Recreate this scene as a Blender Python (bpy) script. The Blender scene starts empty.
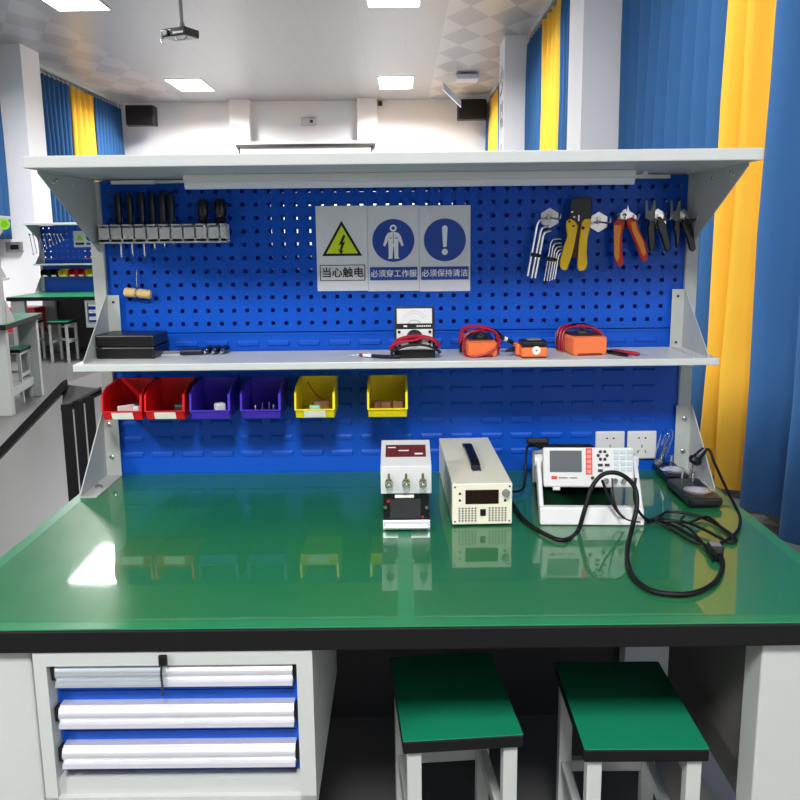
import bpy, bmesh, math, random
from mathutils import Vector, Matrix
random.seed(4)
PI = math.pi
COL = bpy.context.scene.collection

# ------------------------------------------------------------------ camera
CAM = Vector((0.0152, -2.5944, 1.5115)); YAW, PITCH, ROLL, F = 0.0021, 0.1886, -0.011, 870.12
c, s = math.cos(YAW), math.sin(YAW); cp, sp = math.cos(PITCH), math.sin(PITCH); cr, sr = math.cos(ROLL), math.sin(ROLL)
_x = Vector((c, s, 0)); _y = Vector((-s, c, 0)); _z = Vector((0, 0, 1))
FW = _y*cp - _z*sp; UP = _y*sp + _z*cp
RX = _x*cr + UP*sr; RY = -_x*sr + UP*cr
def at(px, py, ax, val):
    """point of the real plane axis=val (0 x, 1 y, 2 z) seen in that direction, in metres"""
    d = RX*((px-400)/F) + RY*(-(py-400)/F) + FW
    return CAM + d*((val-CAM[ax])/d[ax])
cam_d = bpy.data.cameras.new('camera'); cam_d.sensor_width = 36; cam_d.lens = F/800*36
cam_d.clip_start = 0.05; cam_d.clip_end = 100
cam = bpy.data.objects.new('camera', cam_d); COL.objects.link(cam)
cam.matrix_world = Matrix((( RX.x, RY.x, -FW.x, CAM.x), (RX.y, RY.y, -FW.y, CAM.y), (RX.z, RY.z, -FW.z, CAM.z), (0, 0, 0, 1)))
bpy.context.scene.camera = cam

# ------------------------------------------------------------------ materials
def lin(v):
    v /= 255.0
    return v/12.92 if v <= .04045 else ((v+.055)/1.055)**2.4
def rgb(r, g, b): return (lin(r), lin(g), lin(b), 1)
MATS = {}
def mat(name, col, rough=.5, metal=0., noise=0., nscale=20., bump=0., bscale=60., coat=0., emis=0., trans=0., spec=.5):
    m = bpy.data.materials.new(name); m.use_nodes = True
    nt = m.node_tree; b = nt.nodes['Principled BSDF']; C = rgb(*col)
    b.inputs['Base Color'].default_value = C; b.inputs['Roughness'].default_value = rough
    b.inputs['Metallic'].default_value = metal; b.inputs['Coat Weight'].default_value = coat
    b.inputs['Specular IOR Level'].default_value = spec
    b.inputs['Transmission Weight'].default_value = trans
    tc = nt.nodes.new('ShaderNodeTexCoord')
    if noise > 0:
        n = nt.nodes.new('ShaderNodeTexNoise'); n.inputs['Scale'].default_value = nscale; n.inputs['Detail'].default_value = 4
        mx = nt.nodes.new('ShaderNodeMix'); mx.data_type = 'RGBA'
        mx.inputs['A'].default_value = tuple(v*(1-noise) for v in C[:3])+(1,)
        mx.inputs['B'].default_value = tuple(min(1, v*(1+noise)) for v in C[:3])+(1,)
        nt.links.new(tc.outputs['Object'], n.inputs['Vector']); nt.links.new(n.outputs['Fac'], mx.inputs['Factor'])
        nt.links.new(mx.outputs['Result'], b.inputs['Base Color'])
    if bump > 0:
        n2 = nt.nodes.new('ShaderNodeTexNoise'); n2.inputs['Scale'].default_value = bscale
        bp = nt.nodes.new('ShaderNodeBump'); bp.inputs['Strength'].default_value = bump; bp.inputs['Distance'].default_value = .002
        nt.links.new(tc.outputs['Object'], n2.inputs['Vector']); nt.links.new(n2.outputs['Fac'], bp.inputs['Height'])
        nt.links.new(bp.outputs['Normal'], b.inputs['Normal'])
    if emis > 0:
        b.inputs['Emission Color'].default_value = C; b.inputs['Emission Strength'].default_value = emis
    MATS[name] = m
    return m
def mathn(nt, op, a, b=None):
    n = nt.nodes.new('ShaderNodeMath'); n.operation = op
    for i, v in enumerate((a, b)):
        if v is None: continue
        if isinstance(v, (int, float)): n.inputs[i].default_value = v
        else: nt.links.new(v, n.inputs[i])
    return n.outputs[0]

WHITE = mat('white_powder_coat', (180, 184, 180), .42, noise=.03)
SHELFW = mat('light_grey_steel', (200, 203, 201), .38, noise=.03)
BLUE = mat('blue_powder_coat', (0, 78, 188), .42, noise=.05, nscale=8, spec=.3)
GREEN = mat('green_desk_mat', (34, 120, 76), .32, noise=.06, nscale=6)
SEATG = mat('green_seat_rubber', (10, 118, 84), .5, noise=.06, nscale=9)
BLACK = mat('black_rubber', (10, 10, 10), .55, spec=.3)
BLKP = mat('black_plastic', (13, 13, 15), .35)
DKMET = mat('dark_steel', (42, 42, 44), .5, noise=.1)
GREYP = mat('grey_plastic', (120, 122, 122), .45)
SILV = mat('bright_metal', (200, 200, 200), .25, metal=1)
ALU = mat('brushed_aluminium', (222, 222, 228), .34, metal=.55, noise=.04, nscale=30)
REDP = mat('red_plastic', (215, 18, 24), .35)
PURP = mat('purple_plastic', (72, 48, 190), .35)
YELP = mat('yellow_plastic', (245, 222, 20), .35)
YTOOL = mat('yellow_grip', (255, 206, 0), .4)
ORNG = mat('orange_rubber', (240, 118, 62), .45)
ORNG2 = mat('orange_grip', (250, 150, 30), .45)
REDG = mat('red_grip', (215, 40, 25), .45)
REDC = mat('red_cable', (165, 16, 48), .4)
CREAM = mat('cream_enamel', (226, 222, 202), .4, noise=.02)
OFFW = mat('off_white_plastic', (212, 212, 211), .4)
PAPER = mat('white_label_paper', (240, 238, 228), .7)
MAROON = mat('maroon_label', (98, 26, 34), .5, noise=.15, nscale=40)
SCREEN = mat('dark_red_display', (34, 14, 12), .15)
LCD = mat('grey_lcd', (96, 100, 104), .25)
REDL = mat('red_print', (215, 62, 52), .5)
BUTG = mat('pale_grey_button', (180, 196, 200), .5)
WOOD = mat('pale_wood', (222, 190, 130), .6, noise=.15, nscale=60)
BROWN = mat('brown_foam', (130, 90, 62), .8, noise=.2)
TEAL = mat('mint_plastic', (140, 205, 175), .5)
WALL = mat('white_wall_paint', (247, 247, 247), .85, noise=.02, nscale=2)
FLOOR = mat('grey_epoxy_floor', (96, 95, 94), .35, noise=.07, nscale=1.6)
CURB = mat('blue_curtain_cloth', (54, 98, 148), .9, bump=.2, bscale=300, spec=.2, noise=.05, nscale=3)
CURY = mat('yellow_curtain_cloth', (240, 186, 62), .9, bump=.2, bscale=300, spec=.2, noise=.04, nscale=3)
SIGNB = mat('sign_blue_print', (28, 70, 160), .4)
SIGNK = mat('sign_black_print', (16, 18, 16), .4)
SIGNY = mat('sign_yellow_print', (205, 225, 30), .4)
SIGNW = mat('sign_white_print', (235, 238, 240), .4)
BASEB = mat('dark_skirting', (45, 42, 40), .5)
LIGHT = mat('ceiling_light_diffuser', (255, 255, 255), .5, emis=10)
TUBE = mat('white_tube_plastic', (225, 225, 235), .3)
LOGOG = mat('lime_green_print', (150, 215, 30), .5)

def clear(name, tint, fac, rough=.03):
    m = bpy.data.materials.new(name); m.use_nodes = True; nt = m.node_tree
    for n in list(nt.nodes): nt.nodes.remove(n)
    o = nt.nodes.new('ShaderNodeOutputMaterial'); mx = nt.nodes.new('ShaderNodeMixShader')
    t = nt.nodes.new('ShaderNodeBsdfTransparent'); t.inputs['Color'].default_value = tint
    g = nt.nodes.new('ShaderNodeBsdfGlossy'); g.inputs['Roughness'].default_value = rough
    fr = nt.nodes.new('ShaderNodeFresnel'); fr.inputs['IOR'].default_value = 1.45
    ge = nt.nodes.new('ShaderNodeNewGeometry')
    nt.links.new(mathn(nt, 'MULTIPLY', mathn(nt, 'MULTIPLY', fr.outputs[0], fac), mathn(nt, 'SUBTRACT', 1.0, ge.outputs['Backfacing'])), mx.inputs[0])
    nt.links.new(t.outputs[0], mx.inputs[1]); nt.links.new(g.outputs[0], mx.inputs[2]); nt.links.new(mx.outputs[0], o.inputs[0])
    return m
SHEET = clear('clear_pvc_sheet', (.97, .97, .95, 1), 1.0, .035)
GLASS = clear('clear_glass', (.9, .93, .93, 1), 3.5, .06)
def film():
    m = bpy.data.materials.new('translucent_sign_film'); m.use_nodes = True; nt = m.node_tree
    b = nt.nodes['Principled BSDF']; b.inputs['Base Color'].default_value = rgb(238, 241, 246); b.inputs['Roughness'].default_value = .35
    o = nt.nodes['Material Output']; mx = nt.nodes.new('ShaderNodeMixShader'); t = nt.nodes.new('ShaderNodeBsdfTransparent')
    mx.inputs[0].default_value = .22
    nt.links.new(b.outputs[0], mx.inputs[1]); nt.links.new(t.outputs[0], mx.inputs[2]); nt.links.new(mx.outputs[0], o.inputs[0])
    return m
FILM = film()
def ceiling_mat():
    m = bpy.data.materials.new('ceiling_tiles'); m.use_nodes = True; nt = m.node_tree; b = nt.nodes['Principled BSDF']
    tc = nt.nodes.new('ShaderNodeTexCoord'); sx = nt.nodes.new('ShaderNodeSeparateXYZ'); nt.links.new(tc.outputs['Object'], sx.inputs[0])
    X, Y = sx.outputs[0], sx.outputs[1]
    fx = mathn(nt, 'ABSOLUTE', mathn(nt, 'SUBTRACT', mathn(nt, 'FRACT', mathn(nt, 'DIVIDE', mathn(nt, 'ADD', X, 20.1), .56)), .5))
    fy = mathn(nt, 'ABSOLUTE', mathn(nt, 'SUBTRACT', mathn(nt, 'FRACT', mathn(nt, 'DIVIDE', mathn(nt, 'ADD', Y, 20.), 1.1)), .5))
    dia = mathn(nt, 'GREATER_THAN', mathn(nt, 'ADD', fx, fy), .5)
    right = mathn(nt, 'GREATER_THAN', X, .62); left = mathn(nt, 'LESS_THAN', X, -4.3)
    zone = mathn(nt, 'MAXIMUM', right, mathn(nt, 'MULTIPLY', left, .6))
    gx = mathn(nt, 'LESS_THAN', mathn(nt, 'FRACT', mathn(nt, 'DIVIDE', mathn(nt, 'ADD', X, 20.34), .62)), .012)
    gy = mathn(nt, 'LESS_THAN', mathn(nt, 'FRACT', mathn(nt, 'DIVIDE', mathn(nt, 'ADD', Y, 20.), .62)), .01)
    seam = mathn(nt, 'MULTIPLY', mathn(nt, 'MAXIMUM', gx, gy), mathn(nt, 'SUBTRACT', 1.0, zone))
    a = nt.nodes.new('ShaderNodeMix'); a.data_type = 'RGBA'; a.inputs['A'].default_value = rgb(178, 179, 180); a.inputs['B'].default_value = rgb(168, 169, 170)
    nt.links.new(zone, a.inputs['Factor'])
    d = nt.nodes.new('ShaderNodeMix'); d.data_type = 'RGBA'; d.inputs['B'].default_value = rgb(200, 200, 200)
    nt.links.new(mathn(nt, 'MULTIPLY', dia, zone), d.inputs['Factor']); nt.links.new(a.outputs['Result'], d.inputs['A'])
    e = nt.nodes.new('ShaderNodeMix'); e.data_type = 'RGBA'; e.inputs['B'].default_value = rgb(166, 166, 166)
    nt.links.new(seam, e.inputs['Factor']); nt.links.new(d.outputs['Result'], e.inputs['A'])
    nt.links.new(e.outputs['Result'], b.inputs['Base Color']); b.inputs['Roughness'].default_value = .38
    return m
CEIL = ceiling_mat()

# ------------------------------------------------------------------ mesh builder (all input in world metres)
def tag(o, label=None, cat=None, group=None, kind=None):
    if label: o['label'] = label
    if cat: o['category'] = cat
    if group: o['group'] = group
    if kind: o['kind'] = kind
    return o
WM = {}
def thing(name, label, cat, loc, rz=0, group=None):
    o = bpy.data.objects.new(name, None); COL.objects.link(o); o.empty_display_size = .05
    o.location = loc; o.rotation_euler = (0, 0, rz)
    WM[o] = Matrix.Translation(Vector(loc)) @ Matrix.Rotation(rz, 4, 'Z')
    return tag(o, label, cat, group)
def copy_tree(o, parent=None):
    c2 = o.copy(); COL.objects.link(c2); c2.parent = parent
    for ch in list(o.children): copy_tree(ch, c2)
    return c2
class MB:
    def __init__(self, T=None): self.v = []; self.f = []; self.mi = []; self.T = T or Matrix.Identity(4); self.m = 0
    def add(self, vs, fs):
        n = len(self.v); self.v += [self.T @ Vector(p) for p in vs]
        for f in fs: self.f.append(tuple(i+n for i in f)); self.mi.append(self.m)
        return self
    def box(self, x0, x1, y0, y1, z0, z1):
        return self.add([(x0,y0,z0),(x1,y0,z0),(x1,y1,z0),(x0,y1,z0),(x0,y0,z1),(x1,y0,z1),(x1,y1,z1),(x0,y1,z1)],
                        [(0,3,2,1),(4,5,6,7),(0,1,5,4),(1,2,6,5),(2,3,7,6),(3,0,4,7)])
    def prism(self, poly, ax, a, b):
        """polygon in the two other axes, extruded along ax from a to b"""
        def P(p, t):
            q = list(p); q.insert(ax, t); return tuple(q)
        n = len(poly); vs = [P(p, a) for p in poly]+[P(p, b) for p in poly]
        fs = [tuple(range(n)), tuple(range(2*n-1, n-1, -1))]+[(i, i+n, (i+1) % n+n, (i+1) % n) for i in range(n)]
        return self.add(vs, fs)
    def rings(self, rs, cap=True):
        n = len(rs[0]); vs = [p for r in rs for p in r]; fs = []
        for k in range(len(rs)-1):
            for i in range(n): fs.append((k*n+i, k*n+(i+1) % n, (k+1)*n+(i+1) % n, (k+1)*n+i))
        if cap: fs += [tuple(range(n-1, -1, -1)), tuple(range((len(rs)-1)*n, len(rs)*n))]
        return self.add(vs, fs)
    def cyl(self, p0, p1, r0, r1=None, n=16):
        return self.lathe(p0, p1, [(0, r0), (1, r0 if r1 is None else r1)], n)
    def lathe(self, p0, p1, prof, n=16):
        p0, p1 = Vector(p0), Vector(p1); d = (p1-p0)
        u = d.orthogonal().normalized(); w = d.normalized().cross(u)
        return self.rings([[p0+d*t+(u*math.cos(2*PI*i/n)+w*math.sin(2*PI*i/n))*r for i in range(n)] for t, r in prof])
    def tube(self, pts, r, n=8, sub=6, closed=False, flat=1.):
        P = [Vector(p) for p in pts]; out = []
        if len(P) > 2 and sub > 1:
            m = len(P)
            for i in range(m if closed else m-1):
                a = P[(i-1) % m] if (closed or i > 0) else P[0]; b = P[i]; c3 = P[(i+1) % m]; d = P[(i+2) % m] if (closed or i+2 < m) else P[-1]
                for k in range(sub):
                    t = k/sub; out.append(.5*((2*b)+(c3-a)*t+(2*a-5*b+4*c3-d)*t*t+(3*b-a-3*c3+d)*t**3))
            if not closed: out.append(P[-1])
        else: out = P
        rs = []; up = None; m = len(out)
        for i, p in enumerate(out):
            d = (out[(i+1) % m]-out[i-1]) if (closed or 0 < i < m-1) else (out[min(i+1, m-1)]-out[max(i-1, 0)])
            d.normalize()
            u = (up - d*up.dot(d)) if up is not None else d.orthogonal()
            if u.length < 1e-6: u = d.orthogonal()
            u.normalize(); up = u; w = d.cross(u); rr = r(i/(m-1)) if callable(r) else r
            rs.append([p+(u*math.cos(2*PI*k/n)+w*math.sin(2*PI*k/n)*flat)*rr for k in range(n)])
        if closed: rs.append(rs[0]); return self.rings(rs, False)
        return self.rings(rs)
    def disc(self, c0, r, ax=1, t=.001, n=32, ry=None):
        cc = list(c0); q = cc.pop(ax)
        return self.prism([(cc[0]+r*math.cos(2*PI*i/n), cc[1]+(ry or r)*math.sin(2*PI*i/n)) for i in range(n)], ax, q-t, q)
    def text(self, body, size, mw, depth=.0004):
        cu = bpy.data.curves.new('txt', 'FONT'); cu.body = body; cu.size = size; cu.align_x = 'CENTER'; cu.align_y = 'CENTER'; cu.extrude = depth
        o = bpy.data.objects.new('txt', cu); COL.objects.link(o)
        me = bpy.data.meshes.new_from_object(o.evaluated_get(bpy.context.evaluated_depsgraph_get()))
        for q, (dx, dz) in enumerate(((-.018, 0), (.018, 0), (0, .014), (0, -.014))): self.add([mw @ (v.co+Vector((dx*size, dz*size, .00012*q))) for v in me.vertices], [tuple(p.vertices) for p in me.polygons])
        bpy.data.objects.remove(o); bpy.data.curves.remove(cu); bpy.data.meshes.remove(me)
        return self
    def build(self, name, mats, parent=None, bev=0, smooth=False, origin=None, solid=0, seg=2):
        me = bpy.data.meshes.new(name)
        if parent is not None: inv = WM[parent].inverted(); W = WM[parent]
        else:
            if origin is None:
                xs = [v.x for v in self.v]; ys = [v.y for v in self.v]
                origin = ((min(xs)+max(xs))/2, (min(ys)+max(ys))/2, min(v.z for v in self.v))
            W = Matrix.Translation(Vector(origin)); inv = W.inverted()
        me.from_pydata([inv @ v for v in self.v], [], self.f); me.update()
        bm = bmesh.new(); bm.from_mesh(me); bmesh.ops.recalc_face_normals(bm, faces=bm.faces); bm.to_mesh(me); bm.free()
        if not isinstance(mats, (list, tuple)): mats = [mats]
        for m in mats: me.materials.append(m)
        for p, i in zip(me.polygons, self.mi): p.material_index = i; p.use_smooth = smooth
        if smooth: me.set_sharp_from_angle(angle=math.radians(38))
        o = bpy.data.objects.new(name, me); COL.objects.link(o)
        if parent is not None: o.parent = parent
        else: o.location = origin
        WM[o] = W
        if solid:
            md = o.modifiers.new('solid', 'SOLIDIFY'); md.thickness = solid; md.offset = 0
        if bev:
            md = o.modifiers.new('bevel', 'BEVEL'); md.width = bev; md.segments = seg; md.limit_method = 'ANGLE'; md.angle_limit = math.radians(50)
        return o
def struct(o): o['kind'] = 'structure'; return o
def XZ(x, y, z): return Matrix.Translation((x, y, z)) @ Matrix.Rotation(PI/2, 4, 'X')   # text facing -y

# ------------------------------------------------------------------ room
XL, XR, YN, YF, H = -5.85, 2.0, -7.5, 16.0, 4.2
struct(MB().box(XL-.2, XR+.2, YN-.2, YF+.2, -.1, 0).build('floor', FLOOR))
struct(MB().box(XL-.2, XR+.2, YN-.2, YF+.2, H, H+.1).build('ceiling', CEIL, origin=(0, 0, H)))
struct(MB().box(XL-.2, XL, YN, YF, 0, H).build('wall_left', WALL))
struct(MB().box(XR, XR+.2, YN, YF, 0, H).build('wall_right', WALL))
struct(MB().box(XL-.2, XR+.2, YN-.2, YN, 0, H).build('wall_near', mat('low_bounce_dark_grey', (52, 56, 66), .9)))  # unseen wall behind the camera, dark colour made up to cut bounced fill light
struct(MB().box(XL-.2, XR+.2, YF, YF+.2, 0, H).build('wall_far', WALL))
# pilasters and columns
struct(MB().box(1.5, XR, 4.8, 5.4, 0, H).build('trim_1', WALL))
p2 = struct(MB().box(1.5, XR, 10.2, 10.85, 0, H).build('trim_2', WALL))
struct(MB().box(XL, -5.3, 10.35, 11.0, 0, H).build('trim_3', WALL))
struct(MB().box(-3.4, -3.0, 15.7, YF, 0, H).build('trim_4', WALL))
struct(MB().box(-.82, -.42, 15.7, YF, 0, H).build('trim_5', WALL))
struct(MB().box(XR-.03, XR, YN, 4.8, 0, .12).build('baseboard_right', BASEB))
struct(MB().box(XL, XL+.03, YN, 10.35, 0, .12).build('baseboard_left', BASEB))
# writing strip on the second column of the right wall (strokes partly readable)
t = thing('wall_lettering', 'dark vertical characters on the white column between blue and yellow curtains', 'lettering', (1.4985, 10.52, 2.0))
for ch, zz in (('少', 3.62), ('以', 3.15), ('大', 2.55), ('言', 2.1)):
    MB(Matrix.Translation((1.4985, 10.52, 0)) @ Matrix.Rotation(-PI/2, 4, 'Z')).text(ch, .42, Matrix.Translation((0, 0, zz)) @ Matrix.Rotation(PI/2, 4, 'X'), .001).build('character', SIGNK, t)

# curtains
def curtain(side, y0, y1, cm, label, group, amp=.045, waves=None, rings=True):
    y0 += .014; y1 -= .014
    x0 = 1.82 if side > 0 else -5.62; hem = .13 if side > 0 else (1.5 if y0 < 5 else .06)
    n = waves or max(2, round((y1-y0)/.19)); N = n*12
    t = thing('curtain', label, 'curtain', (x0, (y0+y1)/2, .05), group=group)
    ph = random.random()*6
    rows = []
    for k, z in enumerate((hem, hem+(2.2-hem)*.3, hem+(2.2-hem)*.65, 2.2, 3.0, 3.7, 4.06)):
        a = amp*(1.15-.09*k); r = []
        for i in range(N+1):
            u = i/N; w = math.sin(2*PI*n*u)
            w = math.copysign(abs(w)**.8, w)
            r.append((x0 + a*w + .008*math.sin(3*z+5*u+ph), y0+(y1-y0)*u + .012*math.sin(1.3*z+17*u+ph)*min(1, 4*u*(1-u)*3), z))
        rows.append(r)
    m = MB(); vs = [p for r in rows for p in r]
    fs = [(k*(N+1)+i, k*(N+1)+i+1, (k+1)*(N+1)+i+1, (k+1)*(N+1)+i) for k in range(6) for i in range(N)]
    m.add(vs, fs); m.build('fabric', cm, t, solid=.004, smooth=True)
    if rings:
        for j in range(n):
            y = y0+(y1-y0)*(j+.25)/n
            pts = [(x0, y+.022*math.cos(q*PI/4), 4.085+.032*math.sin(q*PI/4)) for q in range(8)]
            MB().tube(pts, .006, 6, 2, closed=True).build('ring', SILV, t, smooth=True)
    return t
G = 'blue and yellow curtains along the walls'
curtain(1, -1.6, 1.79, CURB, 'blue curtain nearest on the right, past the yellow one beside the bench', G, .075, 7, False)
curtain(1, 1.79, 2.37, CURY, 'large yellow curtain right beside the near bench', G, .08, 2, False)
curtain(1, 2.37, 4.76, CURB, 'broad blue curtain between the near yellow curtain and the wide white column', G, .05, 9, False)
curtain(1, 5.45, 7.5, CURB, 'narrow dark blue curtain strip just left of the wide white column', G, .05)
curtain(1, 7.5, 8.8, CURY, 'yellow curtain between the two white columns of the right side', G, .05, 4)
curtain(1, 8.8, 10.15, CURB, 'blue curtain just right of the column with dark characters', G, .05)
curtain(1, 10.9, 13.7, CURB, 'blue curtain behind the column with dark characters', G, .05)
curtain(1, 13.7, 15.4, CURY, 'slim far yellow curtain left of the column with dark characters', G, .05, 5)
curtain(1, 15.4, 15.95, CURB, 'blue curtain in the far right corner by the black speaker', G, .05)
curtain(-1, 4.0, 10.3, CURB, 'blue curtain at the left edge before the left white column', G, .05)
curtain(-1, 11.05, 13.02, CURB, 'blue curtain between the left white column and the yellow curtain', G, .055)
curtain(-1, 13.02, 14.22, CURY, 'yellow curtain on the far left wall', G, .06, 4)
curtain(-1, 14.22, 15.9, CURB, 'blue curtain in the far left corner beside the black speaker', G, .055)
for i, (x, y0, y1, lb) in enumerate(((1.82, 5.42, 10.18, 'ceiling curtain rail between the two right columns'), (1.82, 10.88, 15.98, 'ceiling curtain rail beyond the lettered column'),
                      (1.82, YN+.02, 4.64, 'ceiling curtain rail above the near right curtains'), (-5.62, 11.02, 15.98, 'ceiling curtain rail above the far left curtains'), (-5.62, YN+.02, 10.33, 'ceiling curtain rail above the near left curtain'))):
    tag(MB().box(x-.02, x+.02, y0, y1, 4.13, 4.2).build('curtain_rail', WHITE), lb, 'rail', 'curtain rails')

# ceiling lights
LP = (290, 180, 110, 245); LS = 158
LB = {(0, 0): 'panel ceiling light in the far row, above the middle of the bench', (1, 0): 'panel ceiling light in the far row, to the left',
      (0, 1): 'bright ceiling light cut by the top edge, middle', (1, 1): 'bright ceiling light cut by the top edge at left',
      (0, 2): 'panel ceiling light above and behind the bench', (1, 2): 'panel ceiling light left of the bench, overhead',
      (0, 3): 'panel ceiling light behind the camera', (1, 3): 'panel ceiling light behind the camera, to the left'}
for i, x in enumerate((-.03, -3.74)):
    for j, y in enumerate((13.9, 7.92, 1.9, -4.1)):
        t = thing('ceiling_light', LB[(i, j)], 'light', (x, y, H-.02), group='panel ceiling lights')
        MB().box(x-.325, x+.325, y-.625, y+.625, H-.012, H).build('frame', WHITE, t)
        MB().box(x-.3, x+.3, y-.6, y+.6, H-.02, H-.012).build('diffuser', LIGHT, t)
        ld = bpy.data.lights.new('panel_glow', 'AREA'); ld.shape = 'RECTANGLE'; ld.size = .58; ld.size_y = 1.18; ld.energy = LP[j]; ld.spread = math.radians(LS); ld.color = (1, 1, 1)
        lo = bpy.data.objects.new('panel_glow', ld); COL.objects.link(lo); lo.parent = t; lo.location = (0, 0, -.003)

# projector on a ceiling pole
px, py_, pz = at(180, 34, 1, 7.8)
t = thing('projector', 'small black projector hanging from a ceiling pole', 'projector', (px, py_, pz), math.radians(-24))
m = MB(WM[t]); m.box(-.17, .17, -.13, .13, -.045, .045); m.build('body', BLKP, t, bev=.012)
m = MB(WM[t]); m.lathe((-.09, -.13, 0), (-.09, -.155, 0), [(0, .035), (.6, .035), (1, .028)]); m.build('lens', GREYP, t, smooth=True)
m = MB(WM[t]); m.box(.0, .14, -.1315, -.13, -.02, .0); m.box(-.16, -.03, -.1312, -.13, .02, .03); m.build('front_print', OFFW, t)
m = MB(WM[t]); m.cyl((.03, 0, .045), (.03, 0, .12), .045, .03); m.cyl((.03, 0, .12), (.03, 0, H-pz-.01), .022); m.cyl((.03, 0, H-pz-.02), (.03, 0, H-pz), .07); m.build('pole', WHITE, t, smooth=True)
m = MB(WM[t])
m.tube([(-.15, -.1, -.045), (-.16, -.14, -.07), (-.12, -.16, -.12)], .008); m.build('cradle_arm', WHITE, t, smooth=True)
m = MB(WM[t]); m.tube([(.02, -.1, -.04), (.06, -.14, -.09), (.12, -.1, -.09), (.16, -.08, -.045)], .009)
m.build('cradle_arm', WHITE, t, smooth=True)

# speakers
def speaker(cx, cy, cz, lab, rz):
    t = thing('speaker', lab, 'speaker', (cx, cy, cz), rz, 'black wall speakers in the far corners')
    m = MB(WM[t]); m.prism([(-.27, -.14), (.27, -.14), (.3, .14), (-.3, .14)], 2, -.19, .19); m.build('cabinet', BLACK, t, bev=.02)
    m = MB(WM[t]); m.box(-.25, .25, -.15, -.14, -.17, .17); m.build('grille', BLACK, t, bev=.005)
    m = MB(WM[t]); m.box(-.04, .04, .14, .72, -.02, .04); m.build('wall_bracket', BLKP, t)
    return t
speaker(*at(141, 116, 1, 15.3), 'black speaker hung high in the far left corner', math.radians(5))
speaker(*at(472, 110, 1, 15.3), 'black speaker hung high beside the far right blue curtain', math.radians(-5))
# white boxes / arm near right speaker
t = thing('ceiling_bracket', 'white folded metal arm and plate on the ceiling before the right speaker', 'bracket', (1.05, 13.2, 4.1))
a = at(443, 86, 1, 13.2); b = at(461, 104, 1, 13.6)
m = MB(); d = Vector((0, 0, .06)); m.rings([[a+d+Vector((0, -.03, 0)), a+d+Vector((0, .03, 0)), a-d+Vector((0, .03, 0)), a-d+Vector((0, -.03, 0))],
    [b+d+Vector((0, -.03, 0)), b+d+Vector((0, .03, 0)), b-d+Vector((0, .03, 0)), b-d+Vector((0, -.03, 0))]]); m.build('arm', WALL, t)
m = MB(); m.box(1.0, 1.38, 12.9, 13.3, 4.08, 4.16); m.build('plate', WALL, t, bev=.01)
m = MB(); m.cyl((1.2, 13.1, 4.16), (1.2, 13.1, H), .03); m.build('post', OFFW, t)

# whiteboard at the far wall and the small wall unit
t = thing('whiteboard', 'white board with a dark top rail on the far wall', 'board', (-1.85, 15.6, 1.1))
MB().box(-3.2, -.55, 15.62, 15.68, 1.1, 3.26).build('panel', OFFW, t)
MB().box(-3.28, -.46, 15.56, 15.69, 3.26, 3.31).build('top_rail', DKMET, t)
MB().box(-3.28, -.46, 15.54, 15.69, 3.31, 3.36).build('housing', OFFW, t)
MB().box(-3.225, -3.2, 15.6, 15.69, 1.1, 3.26).build('side_rail', DKMET, t); MB().box(-.55, -.525, 15.6, 15.69, 1.1, 3.26).build('side_rail', DKMET, t)
t = thing('wireless_router', 'small white unit high on the far wall between two pilasters', 'router', (-1.82, 15.97, 3.72))
MB().box(-1.97, -1.67, 15.93, 16, 3.72, 3.87).build('case', OFFW, t, bev=.01)
MB().box(-1.8, -1.74, 15.92, 15.93, 3.76, 3.82).build('sensor', DKMET, t)
MB().box(-1.93, -1.7, 15.925, 15.93, 3.855, 3.865).build('vent', GREYP, t)
# small dark bracket on far pilaster
tag(MB().box(-.4, -.32, 15.9, 15.98, 4.08, 4.16).build('cable_clip', DKMET), 'tiny dark clip at the ceiling beside the right far pilaster', 'clip')
t = thing('wall_switch_box', 'grey box with a black slot on the left white column', 'switch box', (-5.15, 10.3, 1.3))
a = at(7, 242, 1, 10.33); b = at(23, 252, 1, 10.33)
MB().box(a.x, b.x, 10.27, 10.35, b.z, a.z).build('case', GREYP, t); MB().box(a.x+.07, b.x-.03, 10.262, 10.27, b.z+.04, a.z-.04).build('slot', BLACK, t)

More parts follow.
